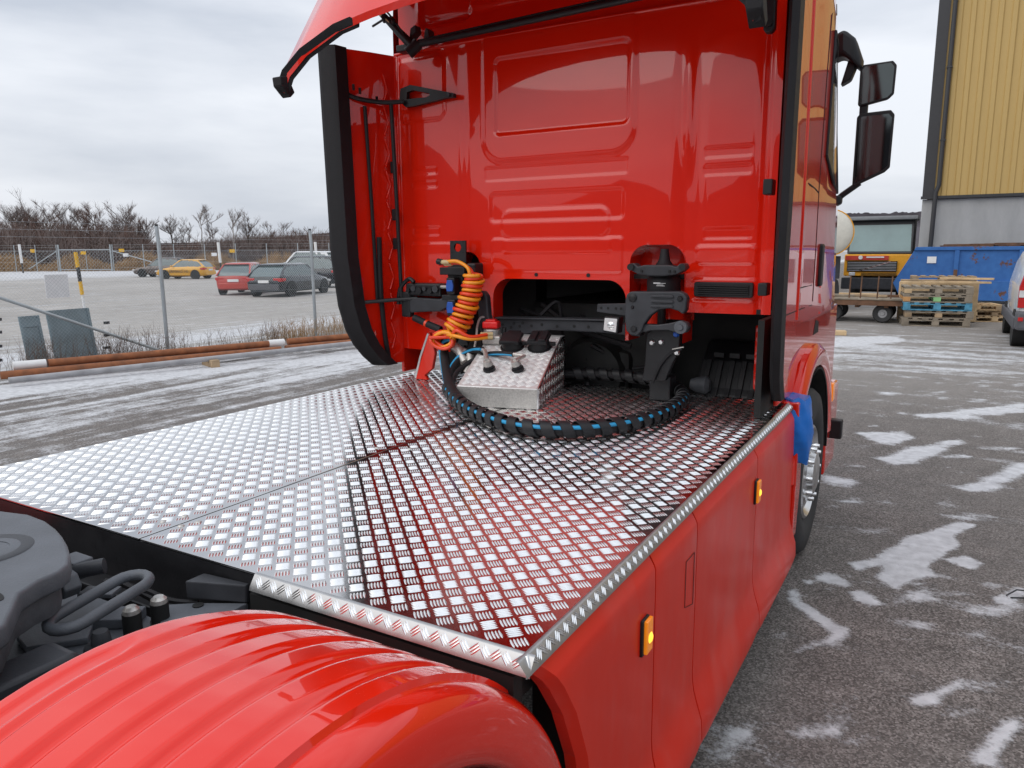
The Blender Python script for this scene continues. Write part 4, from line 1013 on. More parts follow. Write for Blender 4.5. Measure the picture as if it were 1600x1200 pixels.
used = np.unique(fs); remap = -np.ones(nx_*ny_, int); remap[used] = np.arange(len(used))
m = MB(); m.v = np.stack([X2.ravel()[used], (WALL-wall_h(X2,Z2)).ravel()[used], Z2.ravel()[used]], 1).tolist(); m.f = remap[fs].tolist()
wall = m.build('rear_wall', 'red_paint', cab, smooth=60, recalc=False)
def band(pts, depth, name, mat):      # folded rim of the openings
    mm = MB(); mm.loft([[(x, WALL-.012, z), (x, WALL+depth, z)] for x, z in pts], closed=False); return mm.build(name, mat, cab, smooth=40)
def arch_pts(x0, x1, z1, r, zb):
    q = [(x0, zb)]+[(x0+r-r*math.cos(t), z1-r+r*math.sin(t)) for t in [math.pi/2*k/8 for k in range(9)]]
    return q+[(x1-r+r*math.sin(t), z1-r+r*math.cos(t)) for t in [math.pi/2*k/8 for k in range(9)]]+[(x1, zb)]
band(arch_pts(-.465,.385,1.768,.11,1.44), .10, 'opening_rim', 'red_paint'); band(arch_pts(.405,.708,1.957,.095,1.44), .16, 'opening_rim', 'red_paint'); band(arch_pts(-.735,-.555,1.925,.085,1.44), .16, 'opening_rim', 'red_paint')
MB().bx(.40,.715,WALL+.16,WALL+.17,1.55,1.97).build('pocket_back', 'red_paint', cab); MB().bx(-.74,-.55,WALL+.16,WALL+.17,1.45,1.94).build('pocket_back', 'deep_black', cab)
MB().bx(-1.17,1.17,WALL+.05,4.6,1.775,1.80).build('cab_floor', 'deep_black', cab)
MB().bx(.72,1.18,WALL+.02,4.0,1.606,1.63).build('cab_floor', 'deep_black', cab)
# upper rear wall above the seam
m = MB(); xs = np.arange(-1.16,1.14,.012); zs = np.arange(3.128,3.74,.012); X, Z = np.meshgrid(xs, zs)
H = -.03*(np.abs(X)/1.2)**4+.012*sstep(.02,-.02,rbox(X,Z,-1.0,1.0,3.30,3.9,.06))-.03*sstep(.015,-.015,rbox(X,Z,-.98,-.62,3.26,3.6,.04))-.02*sstep(.015,-.015,rbox(X,Z,-.35,.55,3.32,3.62,.05))
Y = WALL+.012-H+.10*sstep(3.5,3.75,Z)
ny_, nx_ = X.shape; ids = np.arange(nx_*ny_).reshape(ny_, nx_)
m.v = np.stack([X.ravel(),Y.ravel(),Z.ravel()],1).tolist(); m.f = np.stack([ids[:-1,:-1],ids[:-1,1:],ids[1:,1:],ids[1:,:-1]],-1).reshape(-1,4).tolist()
m.build('upper_rear_wall', 'red_paint', cab, smooth=60, recalc=False)
MB().tube([(x, WALL-.006+.035*(abs(x)/1.2)**4, 3.128) for x in np.linspace(-1.185,1.15,25)], .011, 8).build('roof_seam', 'red_paint', cab, smooth=80)
for xx in (-.17, .16): MB().cyl((xx, WALL-.016, 1.793),(xx, WALL-.006, 1.793),.011,10).build('plug', 'black_rubber', cab)
# vent grille
vg = MB().prism([(.772,1.690),(1.058,1.690),(1.064,1.70),(1.064,1.758),(1.058,1.766),(.772,1.766),(.765,1.758),(.765,1.70)], 1, WALL-.030, WALL-.002).build('vent_grille', 'black_plastic', cab, .004)
MB().bx(.785,1.045,WALL-.0325,WALL-.031,1.703,1.753).build('vent_shadow', 'deep_black', vg)
for k in range(5): MB().bx(.785,1.045,WALL-.040,WALL-.033,1.704+k*.0105,1.7085+k*.0105).build('slat', 'black_plastic', vg, .001)
# cab side parts (right)
dr = MB()
def sx(y, z): 
    r = cab_ring(z); q = [p for p in r[:11]]; return float(np.interp(y, [p[1] for p in q], [p[0] for p in q]))
def side_sheet(name, poly, off, mat, par, th=.006, sm=40):
    mm = MB(); n = len(poly); mm.add([(sx(y,z)+off, y, z) for y, z in poly]+[(sx(y,z)+off-th, y, z) for y, z in poly], [tuple(range(n)), tuple(range(n,2*n))[::-1]]+[(i,(i+1)%n,n+(i+1)%n,n+i) for i in range(n)]); return mm.build(name, mat, par, smooth=sm)
def side_line(name, pts, r, mat, par, off=.0): return MB().tube([(sx(y,z)+off, y, z) for y, z in pts], r, 6).build(name, mat, par, smooth=80)
side_line('door_seam', [(3.62,1.62),(3.62,1.9),(3.60,2.3),(3.66,2.9),(3.72,3.25),(4.0,3.38),(4.3,3.4)], .0035, 'deep_black', cab)
side_line('panel_crease', [(3.12,1.55),(3.12,2.0),(3.12,2.6),(3.12,3.2),(3.10,3.5)], .008, 'red_paint', cab)
side_line('panel_seam', [(2.74,1.60),(3.0,1.60),(3.3,1.60),(3.6,1.60)], .003, 'deep_black', cab)
side_line('trim_line', [(3.25,2.28),(3.45,2.265),(3.6,2.25)], .004, 'deep_black', cab); side_line('trim_line', [(3.15,1.72),(3.35,1.72),(3.55,1.72)], .003, 'deep_black', cab)
wn_ = [(3.80,2.48),(4.15,2.36),(4.42,2.30),(4.46,2.7),(4.42,3.12),(4.2,3.2),(3.88,3.2)]
side_sheet('side_window', wn_, .005, 'glass_dark', cab)
side_line('window_frame', wn_+[wn_[0]], .010, 'black_rubber', cab, .004)
hd = MB().box((sx(3.83,1.83)+.004, 3.83, 1.83), (.03,.10,.26)).build('door_handle', 'black_plastic', cab, .012)
MB().bx(1.180,1.203,WALL+.012,2.99,1.14,1.545).build('corner_panel', 'red_paint', cab, .012)
MB().bx(-1.203,-1.18,WALL+.012,2.99,1.14,1.545).build('corner_panel', 'red_paint', cab, .012)
# wheel arch with flare, front quarter below the cab
def arch_band(r0, r1, x0, x1, a0, a1, n=28):
    mm = MB(); rows = []
    for k in range(n+1):
        a = R(a0+(a1-a0)*k/n); c_, s_ = math.cos(a), math.sin(a)
        sec = [(x0, r1+.02), (x1-.03, r1+.015), (x1, r1-.02), (x1+.004, (r0+r1)/2), (x1-.012, r0), (x0, r0)]
        rows.append([(x, 3.72+r*c_, .56+r*s_) for x, r in sec])
    return mm.loft(rows)
arch_band(.66,.78,1.02,1.262,8,172).build('wheel_arch', 'red_paint', cab, smooth=45)
arch_band(.64,.655,.75,1.25,0,180).build('arch_liner', 'deep_black', cab)
MB().prism([(2.98,1.2),(3.05,1.0),(3.3,1.28),(3.72,1.345),(4.1,1.28),(4.42,.95),(4.9,.95),(4.9,1.525),(2.98,1.525)], 0, 1.02, 1.198).build('lower_quarter', 'red_paint', cab, .006)
MB().bx(1.0,1.24,4.43,4.95,.32,.945).build('step_panel', 'red_paint', cab, .02)
MB().bx(-1.22,1.0,4.5,4.97,.32,1.6).build('front_bumper', 'red_paint', cab, .02)
MB().prism([(3.79,1.40),(4.0,1.40),(3.98,1.47),(3.86,1.49)], 0, 1.10, 1.2005).build('step_recess', 'deep_black', cab)
MB().bx(1.236,1.262,4.46,4.56,.86,.99).build('side_marker', 'amber_lens', cab, .006)
MB().bx(1.20,1.32,4.60,4.68,.56,.70).build('step_bracket', 'black_plastic', cab, .01)
# mud flap tip and front wheel
MB().prism([(2.93,1.125),(3.12,1.13),(3.16,.60),(3.10,.34),(3.0,.34),(2.995,.95)], 0, 1.16, 1.272).build('mudguard_tail', 'red_paint', TR, .012)
fw = MB().lathe([(.292,.03),(.300,.075),(.285,.085),(.262,.05),(.235,.062),(.20,.072),(.140,.075),(.132,.08),(.125,.115),(.10,.124),(.0,.128)], (1.16,3.74,.535), 0, 40).build('front_wheel', 'wheel_aluminium', TR, smooth=35)
MB().lathe([(.29,-.14),(.33,-.15),(.44,-.16),(.515,-.14),(.535,-.11),(.535,.0),(.53,.05),(.50,.085),(.42,.098),(.34,.085),(.296,.045)], (1.16,3.74,.535), 0, 64).build('tyre', 'tyre', fw, smooth=45)
for k in range(10):
    a = 2*math.pi*k/10; MB().lathe([(.0,.055),(.012,.053),(.018,.03),(.019,0)], (1.228, 3.74+.168*math.cos(a), .535+.168*math.sin(a)), 0, 10).build('wheel_nut', 'chrome', fw)
MB().lathe([(.29,-.14),(.33,-.15),(.44,-.16),(.515,-.14),(.535,-.11),(.535,.0),(.53,.07),(.50,.105),(.42,.115),(.34,.10),(.292,.045)], (-1.17,3.74,.535), 0, 32).build('front_wheel', 'tyre', TR, smooth=45)
# machinery below the cab, coloured black so the void stays dark
MB().bx(-.42,.42,3.05,4.5,.75,1.62).build('engine_block', 'deep_black', TR, .05)
MB().bx(-.30,.30,3.00,3.2,.80,1.34).build('gearbox', 'deep_black', TR, .06)
MB().lathe([(.0,0),(.20,.02),(.24,.10),(.24,.3)], (.05,2.95,1.18), 1, 24).build('gearbox_bell', 'deep_black', TR)
MB().bx(-1.15,1.0,4.36,4.44,.30,1.77).build('void_backing', 'deep_black', TR)  # added black sheet closing off the void at the front
MB().bx(-1.14,-.42,3.15,3.30,.40,1.77).build('void_blocker', 'deep_black', TR)  # added black panel, blocks the bright ground beyond the void
MB().bx(.42,1.0,3.32,3.45,.40,1.77).build('void_blocker', 'deep_black', TR)  # right-hand panel, likewise added to keep the void dark
rnd = random.Random(21)
m = MB()
for k in range(16):
    a = Vector((rnd.uniform(-.45,.6), rnd.uniform(2.8,3.1), rnd.uniform(1.14,1.55))); m.tube(smooth_path([a, a+Vector((rnd.uniform(-.2,.2),.05,rnd.uniform(-.1,.1))), a+Vector((rnd.uniform(-.4,.4),.1,rnd.uniform(-.2,.15)))],5), rnd.uniform(.008,.018), 6)
m.build('wiring_harness', 'black_rubber', TR)
ih = MB().prism([(2.96,1.125),(3.0,1.16),(3.10,1.30),(3.25,1.40),(3.30,1.40),(3.30,1.0),(3.02,1.0)], 0, .70, 1.14).build('inner_mudguard', 'black_plastic', TR, .01)
for k in range(6): MB().prism([(2.945,1.125),(2.985,1.165),(3.085,1.31),(3.10,1.302),(2.965,1.118)], 0, .735+k*.066, .765+k*.066).build('rib', 'black_plastic', ih, .003)
for k in range(4): MB().box((.80+k*.09,3.10,1.335), (.06,.02,.03)).build('tread_block', 'black_plastic', ih, .004)
MB().lathe([(0,-.06),(.03,-.06),(.042,-.03),(.052,.03),(.03,.05),(.0,.05)], (.74,2.97,1.175), 0, 18).build('alloy_housing', 'casting', TR)

# ---- side air deflectors
def deflector(s):
    zs_ = [3.12,2.9,2.6,2.2,1.9,1.6,1.45,1.35,1.27,1.21]; m = MB(); ri, ro = [], []
    def yr(z): return float(np.interp(z, [1.21,1.27,1.35,1.45,1.6,1.9,3.12], [2.52,2.46,2.40,2.36,2.325,2.30,2.30]))
    def xe(z): return float(np.interp(z, [1.2,1.5,2,3.12], [1.245,1.262,1.268,1.272])) if s > 0 else float(np.interp(z, [1.2,1.28,1.45,1.6,1.9,3.12], [1.27,1.30,1.345,1.362,1.378,1.405]))
    tw_ = .052 if s > 0 else .115
    for z in zs_:
        a, b, c_ = (1.200, WALL+.01), (1.222+(0 if s > 0 else .035), 2.56), (xe(z)-(.022 if s > 0 else .06), yr(z)+.06)
        ro.append([(s*a[0], a[1], z), (s*(b[0]+.012), b[1], z), (s*(c_[0]+.028), c_[1], z)])
        ri.append([(s*(a[0]-.02), a[1], z), (s*(b[0]-.014), b[1], z), (s*c_[0], c_[1], z)])
    rings = [o_+i_[::-1] for o_, i_ in zip(ro, ri)]
    df = m.loft(rings).build('side_deflector', 'red_paint', TR, smooth=40)
    tr = [[(s*(xe(z)-tw_), yr(z)+.105, z), (s*(xe(z)-tw_+.012), yr(z)+.02, z), (s*(xe(z)-.02), yr(z)-.018, z), (s*(xe(z)+.010), yr(z)-.006, z), (s*(xe(z)+.014), yr(z)+.07, z), (s*(xe(z)-.020), yr(z)+.11, z)] for z in zs_]
    ed = MB().loft(tr).build('edge_trim', 'black_rubber', df, smooth=50)
    if s < 0:
        inn = lambda y: -(1.178+(WALL-y)*.33)
        # pressed ribs of the inner face
        for k in range(9):
            z = 3.0-k*.19; MB().tube([(inn(2.62)+.006,2.62,z), (inn(2.60)+.012,2.66,z-.09), (inn(2.62)+.006,2.62,z-.17)], .007, 6).build('zigzag_rib', 'red_paint', df, smooth=80)
        MB().tube([(inn(2.45)+.012,2.50,2.80), (inn(2.47)+.014,2.52,2.2), (inn(2.49)+.016,2.53,1.62)], .0115, 8).build('rod', 'black_metal', df)
        MB().tube([(inn(2.66)+.065,2.60,2.815), (inn(2.66)+.085,2.60,2.2), (inn(2.66)+.10,2.60,1.60)], .0125, 8).build('rod', 'black_metal', df)
        MB().tube(smooth_path([(inn(2.56)+.016,2.54,2.02),(inn(2.55)+.018,2.54,1.7),(inn(2.56)+.022,2.55,1.45),(inn(2.5)+.03,2.60,1.24)],6), .016, 8).build('seal_strip', 'black_rubber', df)
        MB().tube(smooth_path([(-1.32,2.40,2.87),(-1.27,2.46,2.84),(-1.17,2.57,2.825),(-1.06,2.64,2.83)],6), .014, 8).build('stay_arm', 'black_metal', df)
        MB().tube([(-1.29,2.41,1.615),(-1.12,2.57,1.63),(-.98,2.62,1.64)], .012, 8).build('stay_arm', 'black_metal', df)
        for z in (2.45,2.16,1.98): MB().box((inn(2.66)+.02,2.66,z), (.03,.03,.07)).build('clip', 'black_plastic', df, .004)
        for y, z in ((2.42,2.88),(2.46,2.865),(2.57,2.83)): MB().cyl((inn(y)+.01,y,z),(inn(y)+.02,y-.012,z+.03),.008,8).build('bolt', 'black_metal', df)
    else:
        for z0, z1 in ((2.175,2.245),(1.715,1.775)): MB().bx(1.135,1.178,2.44,2.52,z0,z1).build('hinge', 'black_plastic', df, .006)
    return df
deflector(-1); deflector(1)
m = MB()
m.add([(-1.105,2.655,2.845),(-1.095,2.655,2.91),(-1.02,2.655,2.925),(-.735,2.655,2.852),(-.705,2.655,2.845),(-.705,2.655,2.822),(-.76,2.655,2.822),(-1.0,2.655,2.80),(-1.06,2.655,2.80), (-1.05,2.655,2.845),(-1.045,2.655,2.885),(-1.0,2.655,2.892),(-.88,2.655,2.862),(-.875,2.655,2.85),(-.90,2.655,2.842)], [])
outer_, hole_ = m.v[:9], m.v[9:]
tb = MB()
bmx = [(0,1,10,9),(1,2,11,10),(2,3,12,11),(3,13,12),(3,4,5,6),(3,6,14,13),(6,7,14),(7,9,14),(7,8,9),(8,0,9)]
tb.add(m.v+[(x,y+.03,z) for x,y,z in m.v], bmx+[tuple(i+15 for i in f[::-1]) for f in bmx]+[(i,(i+1)%9,15+(i+1)%9,15+i) for i in range(9)]+[(9+i,9+(i+1)%6,24+(i+1)%6,24+i) for i in range(6)])
tb.build('stay_bracket', 'black_metal', cab, smooth=30)
MB().cyl((-.735,2.655,2.838),(-.735,2.645,2.838),.010,10).build('bolt', 'chassis_grey', cab)

# ---- roof spoiler hood reaching back over the deck
EH = [(1.235,1.800,2.785),(1.205,1.815,2.865),(1.10,1.842,2.962),(.90,1.882,3.062),(.70,1.91,3.105),(.50,1.932,3.135),(.25,1.945,3.155),(0,1.95,3.16)]
MH = [(1.222,2.130,3.285),(1.195,2.15,3.38),(1.09,2.18,3.47),(.90,2.20,3.54),(.70,2.21,3.575),(.50,2.22,3.59),(.25,2.22,3.60),(0,2.22,3.605)]
FH = [(1.20,2.95,3.62),(1.185,2.95,3.72),(1.10,2.95,3.85),(.90,2.95,3.94),(.70,2.95,3.975),(.50,2.95,3.99),(.25,2.95,4.0),(0,2.95,4.005)]
def full(h): return h+[(-x, y, z) for x, y, z in h[::-1][1:]]
def bez(a, b, c_, t): return tuple(a[i]*(1-2*t)+b[i]*2*t for i in range(3)) if t <= .5 else tuple(b[i]*(1-(t-.5)*2)+c_[i]*(t-.5)*2 for i in range(3))
ES, MS, FS = full(EH), full(MH), full(FH)
rows = [[bez(a, b, c_, t) for a, b, c_ in zip(ES, MS, FS)] for t in (0,.08,.16,.25,.33,.42,.5,.7,1.)]
def inset(r, k): return [(x*(1-.026*k), y+.012*k, z-.03*k) for x, y, z in r]
hood = MB(); hood.loft(rows, closed=False); hood.loft([inset(r, 1) for r in rows], closed=False); hood.loft([rows[0], inset(rows[0], 1)], closed=False)
for e_ in (0, -1): hood.loft([[r[e_] for r in rows], [inset(r, 1)[e_] for r in rows]], closed=False)
hood = hood.build('roof_spoiler', 'red_paint', TR, smooth=45)
for s in (1, -1):
    q = [(s*x, y, z) for x, y, z in (EH[0], EH[1], EH[2], EH[3])]; q.append((s*.80,1.897,3.085))
    MB().loft([[(x, y-.010, z+.004), (x, y+.002, z-.030), (x*.965, y+.030, z-.040), (x*.96, y+.03, z-.012)] for x, y, z in q]).build('edge_trim', 'black_rubber', hood, smooth=30)
    MB().prism([(1.772,2.83),(1.778,2.785),(1.84,2.735),(1.872,2.765),(1.83,2.84)], 0, s*1.215-.032, s*1.215+.030).build('tip_cap', 'black_rubber', hood, .006)
# bar and linkage under the spoiler
bar = MB().tube([(-.93,2.585,3.122),(0,2.585,3.150),(1.12,2.585,3.182)], .019, 12).build('spoiler_bar', 'black_metal', TR)
MB().tube([(-.93,2.58,3.142),(0,2.58,3.172),(1.12,2.58,3.203)], .006, 8).build('cable', 'black_rubber', bar)
for xx in (-.905,-.895): MB().tube([(xx,2.585+.023*math.cos(t),3.123+.023*math.sin(t)) for t in [2*math.pi*k/14 for k in range(14)]], .003, 5, closed=True).build('clamp_ring', 'aluminium_dull', bar)
lk = MB().tube([(-.92,2.575,3.105),(-1.02,2.57,3.20),(-1.12,2.56,3.30),(-1.17,2.55,3.35)], [.03,.024,.02,.016], 10).build('linkage', 'black_metal', TR)
MB().cyl((-.955,2.56,3.075),(-.90,2.59,3.13),.036,14).build('pivot', 'black_metal', lk)
MB().bx(-1.075,-.95,2.60,2.67,3.105,3.145).build('base_bracket', 'black_metal', lk, .006)
MB().tube([(-1.215,2.56,3.262),(-1.14,2.56,3.285),(-1.07,2.57,3.295)], .007, 8).build('lever', 'black_metal', lk)
MB().tube(smooth_path([(-1.19,2.54,3.34),(-1.13,2.54,3.305),(-1.07,2.55,3.255),(-1.0,2.56,3.19),(-.94,2.57,3.15)],5), .006, 6).build('cable', 'clear_hose', lk)
MB().tube(smooth_path([(-1.18,2.54,3.36),(-1.10,2.54,3.33),(-1.03,2.55,3.25),(-.97,2.56,3.17)],5), .006, 6).build('cable', 'black_rubber', lk)
for x_, z_ in ((-1.16,3.34),(-1.12,3.275),(-1.05,3.25)): MB().cyl((x_,2.56,z_),(x_+.012,2.53,z_+.02),.014,8).build('knuckle', 'black_metal', lk)
MB().prism([(-.975,3.165),(-.925,3.20),(-.93,3.24),(-.965,3.225)], 1, 2.60,2.66).build('ear', 'chassis_grey', lk, .004)
MB().prism([(-.87,3.16),(-.83,3.16),(-.835,3.20),(-.855,3.215)], 1, 2.60,2.66).build('ear', 'chassis_grey', lk, .004)
hg = MB().prism([(1.100,3.12),(1.152,3.12),(1.155,2.885),(1.142,2.868),(1.115,2.868),(1.104,2.885)], 1, 2.43,2.47).build('spoiler_arm', 'black_plastic', TR, .008)
MB().bx(1.142,1.172,2.46,3.0,1.128,1.60).build('liner', 'deep_black', TR)
MB().cyl((1.13,2.428,2.905),(1.13,2.42,2.905),.014,14).build('bolt', 'deep_black', hg)

# ---- mirrors
mr = MB().loft([[(1.10,4.50,3.17),(1.10,4.66,3.17),(1.10,4.66,3.33),(1.10,4.50,3.33)],[(1.17,4.48,3.20),(1.17,4.68,3.20),(1.17,4.68,3.36),(1.17,4.48,3.36)],[(1.24,4.50,3.14),(1.24,4.70,3.14),(1.24,4.70,3.30),(1.24,4.50,3.30)],[(1.285,4.55,3.10),(1.285,4.70,3.10),(1.285,4.70,3.18),(1.285,4.55,3.18)]]).build('mirror', 'black_plastic', TR, .025, 3)
MB().loft([[(1.07,4.56,3.27),(1.07,4.62,3.27),(1.07,4.62,3.35),(1.07,4.56,3.35)],[(1.15,4.56,3.29),(1.15,4.62,3.29),(1.15,4.62,3.34),(1.15,4.56,3.34)]]).build('mirror_foot', 'black_plastic', mr, .008)
MB().loft([[(1.16,4.56,3.02),(1.16,4.66,3.02),(1.20,4.66,3.18),(1.20,4.56,3.18)],[(1.22,4.56,3.05),(1.22,4.66,3.05),(1.26,4.66,3.16),(1.26,4.56,3.16)]]).build('kerb_mirror', 'black_plastic', mr, .012)
def mirror_head(x0, x1, z0, z1, cut, name):
    q = [(x0,z0+cut[0]),(x0+.01,z0+cut[0]-.012),(x1-.03,z0+cut[1]),(x1,z0+cut[1]+.03),(x1+.004,z1-.03),(x1-.02,z1),(x0+.02,z1-.006),(x0,z1-.03)]
    b = MB().loft([[(x, 4.585, z) for x, z in q],[(x+.0, 4.60, z) for x, z in q],[((x-(x0+x1)/2)*.8+(x0+x1)/2, 4.72, (z-(z0+z1)/2)*.85+(z0+z1)/2) for x, z in q]]).build(name, 'black_plastic', mr, .008)
    MB().add([((x-(x0+x1)/2)*.88+(x0+x1)/2, 4.5835, (z-(z0+z1)/2)*.90+(z0+z1)/2) for x, z in q], [tuple(range(8))]).build('glass', 'mirror_glass', b, smooth=0)
mirror_head(1.275,1.49,2.885,3.145,(.0,.02),'mirror_head'); mirror_head(1.275,1.50,2.36,2.835,(.0,.075),'mirror_head')
MB().bx(1.285,1.335,4.60,4.66,2.80,2.92).build('mirror_neck', 'black_plastic', mr, .01)
MB().tube([(1.17,4.60,2.255),(1.22,4.60,2.30),(1.32,4.61,2.375)], .020, 8).build('lower_arm', 'black_plastic', mr)
MB().loft([[(1.14,4.54,2.20),(1.14,4.68,2.20),(1.14,4.68,2.30),(1.14,4.54,2.30)],[(1.215,4.57,2.24),(1.215,4.65,2.24),(1.215,4.65,2.29),(1.215,4.57,2.29)]]).build('arm_foot', 'black_plastic', mr, .01)

# ---- cab suspension and brackets in front of the wall
y0 = 2.52
ub = MB().prism([(.445,1.84),(.455,1.862),(.478,1.862),(.497,1.845),(.53,1.853),(.67,1.853),(.703,1.845),(.722,1.862),(.745,1.862),(.755,1.84),(.735,1.822),(.70,1.805),(.64,1.797),(.56,1.797),(.50,1.805),(.465,1.822)], 1, 2.56,2.63).build('spring_bracket', 'chassis_grey', TR, .006)
for xx in (.462,.738): MB().cyl((xx,2.555,1.843),(xx,2.545,1.843),.018,14).build('bolt', 'black_metal', ub)
for xx in (.52,.67,.695): MB().cyl((xx,2.558,1.822),(xx,2.552,1.822),.007,8).build('bolt', 'deep_black', ub)
sp = MB().lathe([(.0,.0),(.075,.0),(.088,.02),(.088,.10),(.078,.115),(.085,.13),(.06,.16),(.03,.20),(.02,.26),(.0,.26)], (.60,2.68,1.675), 2, 28).build('air_spring', 'black_rubber', TR, smooth=50)
for z_, w_ in ((1.758,.05),(1.750,.035),(1.745,.045)): MB().bx(.60-w_*.2,.60+w_*.8,2.5895,2.591,z_,z_+.0022).build('print_line', 'white_print', sp)
MB().bx(.575,.612,2.589,2.5905,1.757,1.763).build('print_line', 'white_print', sp)
MB().cyl((.60,2.66,1.50),(.60,2.66,1.70),.022,14).build('damper', 'black_metal', TR)
MB().cyl((.50,2.80,1.50),(.50,2.80,1.70),.05,14).build('damper', 'red_dusty', TR)
bb = MB().prism([(.463,1.57),(.463,1.675),(.47,1.705),(.49,1.720),(.75,1.726),(.775,1.715),(.79,1.692),(.785,1.635),(.77,1.612),(.745,1.628),(.70,1.640),(.645,1.632),(.60,1.60),(.57,1.558),(.553,1.512),(.53,1.494),(.497,1.494),(.472,1.515)], 1, 2.48,2.535).build('support_arm', 'chassis_grey', TR, .008, 3)
for xx, zz, rr in ((.505,1.688,.022),(.505,1.640,.009),(.515,1.528,.017),(.755,1.69,.014)):
    MB().lathe([(.0,-.008),(rr*.7,-.008),(rr,-.003),(rr,0)], (xx,2.478,zz), 1, 16).build('bolt', 'black_metal', bb)
for zz in (1.698,1.672,1.648): MB().prism([(.60,zz),(.61,zz+.008),(.715,zz+.008),(.725,zz),(.715,zz-.005),(.61,zz-.005)], 1, 2.470,2.478).build('rib', 'chassis_grey', bb, .003)
ra = MB().prism([(.54,1.528),(.56,1.553),(.63,1.552),(.69,1.562),(.75,1.578),(.785,1.570),(.797,1.545),(.785,1.52),(.75,1.512),(.69,1.528),(.60,1.522),(.56,1.51)], 1, 2.50,2.55).build('rocker_arm', 'chassis_grey', TR, .006)
MB().lathe([(.0,-.012),(.014,-.012),(.016,-.004),(.032,-.004),(.034,0)], (.755,2.499,1.545), 1, 20).build('bush', 'fifth_grey', ra)
lp = MB().prism([(.555,1.50),(.60,1.535),(.70,1.53),(.735,1.50),(.73,1.41),(.70,1.35),(.665,1.255),(.535,1.245),(.55,1.35)], 1, 2.56,2.60).build('gusset_plate', 'black_metal', TR, .006)
for xx, zz, mt in ((.588,1.452,'aluminium'),(.637,1.458,'aluminium'),(.722,1.408,'aluminium'),(.715,1.503,'cap_blue')):
    MB().lathe([(.0,-.014),(.010,-.013),(.015,-.006),(.017,0)], (xx,2.558,zz), 1, 14).build('bolt', mt, lp)
MB().tube(smooth_path([(.60,2.55,1.24),(.635,2.55,1.33),(.69,2.55,1.40),(.75,2.55,1.43)],6), .007, 6).build('cable', 'black_rubber', lp)
MB().tube([(.70,2.55,1.425),(.76,2.55,1.44)], .004, 6).build('rod', 'aluminium_dull', lp)
MB().bx(.54,.66,2.66,2.76,1.125,1.26).build('foot', 'black_metal', TR, .01)
pl_ = MB().prism([(.258,1.60),(.262,1.643),(.42,1.650),(.46,1.66),(.46,1.585),(.41,1.585)], 1, 2.585,2.60).build('perforated_plate', 'chassis_grey', TR, .003)
for xx in (.285,.325,.37,.40): MB().cyl((xx,2.5845,1.622),(xx,2.583,1.622),.007,10).build('hole', 'deep_black', pl_)
# cross beam with holes, work lamp
cb = MB().prism([(-.54,1.455),(-.54,1.50),(-.50,1.525),(-.20,1.540),(.25,1.535),(.46,1.515),(.46,1.46),(.25,1.47),(-.10,1.470),(-.28,1.435),(-.50,1.430)], 1, 2.72,2.80).build('cross_beam', 'chassis_grey', TR, .008)
MB().prism([(-.52,1.523),(.30,1.540),(.30,1.550),(-.52,1.533)], 1, 2.70,2.80).build('flange', 'chassis_grey', cb, .003)
for k, (xx, zz) in enumerate(((-.42,1.49),(-.36,1.475),(-.34,1.50),(-.30,1.485),(-.28,1.505),(-.22,1.49),(-.15,1.50),(-.05,1.495),(.06,1.50),(.15,1.50))): MB().cyl((xx,2.7195,zz),(xx,2.718,zz),.009,10).build('hole', 'deep_black', cb)
lmp = MB().prism([(.318,1.500),(.405,1.490),(.412,1.58),(.325,1.582)], 1, 2.53,2.60).build('work_lamp', 'black_plastic', TR, .008)
MB().prism([(.326,1.508),(.398,1.499),(.404,1.572),(.332,1.574)], 1, 2.522,2.529).build('lens', 'lamp_clear', lmp, .003)
MB().lathe([(0,-.004),(.012,-.003),(.02,0)], (.368,2.522,1.535), 1, 14).build('bulb', 'chrome', lmp)

# left bracket column with sockets
bc = MB().bx(-.735,-.625,2.60,2.64,1.35,1.84).build('bracket_column', 'black_metal', TR, .006)
m = MB(); ring_o = [(-.712,1.84),(-.712,1.992),(-.600,1.992),(-.600,1.84)]
hc = Vector((-.658,0,1.952)); seg = 16
hol = [(hc.x+.026*math.cos(2*math.pi*k/seg+math.pi*1.25), hc.z-.026*math.sin(2*math.pi*k/seg+math.pi*1.25)) for k in range(seg)]
vsq = [(x,2.60,z) for x,z in ring_o]+[(x,2.60,z) for x,z in hol]; vsq += [(x,2.612,z) for x,_,z in vsq]
fq = []
for q in range(4):
    fq.append((q, (q+1)%4, 4+((q+1)*4)%seg, *[4+(q*4+k)%seg for k in (3,2,1,0)]))
M_ = 4+seg
m.add(vsq, fq+[tuple(i+M_ for i in f[::-1]) for f in fq]+[(4+k,4+(k+1)%seg,M_+4+(k+1)%seg,M_+4+k) for k in range(seg)]+[(k,(k+1)%4,M_+(k+1)%4,M_+k) for k in range(4)])
m.build('bracket_plate', 'black_metal', bc, smooth=30)
for dx_, dz_ in ((-.04,.032),(.04,.032),(-.04,-.03),(.04,-.03)): MB().cyl((-.658+dx_,2.5995,1.952+dz_),(-.658+dx_,2.598,1.952+dz_),.004,8).build('hole', 'deep_black', bc)
for z in (1.725,1.595):
    k_ = MB().bx(-.705,-.645,2.54,2.60,z-.05,z+.05).build('socket', 'black_plastic', bc, .008)
    MB().prism([(-.695,z-.032),(-.652,z-.032),(-.646,z+.0),(-.655,z+.036),(-.692,z+.036),(-.70,z)], 1, 2.528,2.541).build('cap', 'cap_blue', k_, .004)
for z0_, z1_, w_ in ((1.79,1.835,.075),(1.64,1.67,.065),(1.37,1.41,.09)): MB().bx(-.69-w_,-.66+w_,2.56,2.62,z0_,z1_).build('flange', 'black_metal', bc, .005)
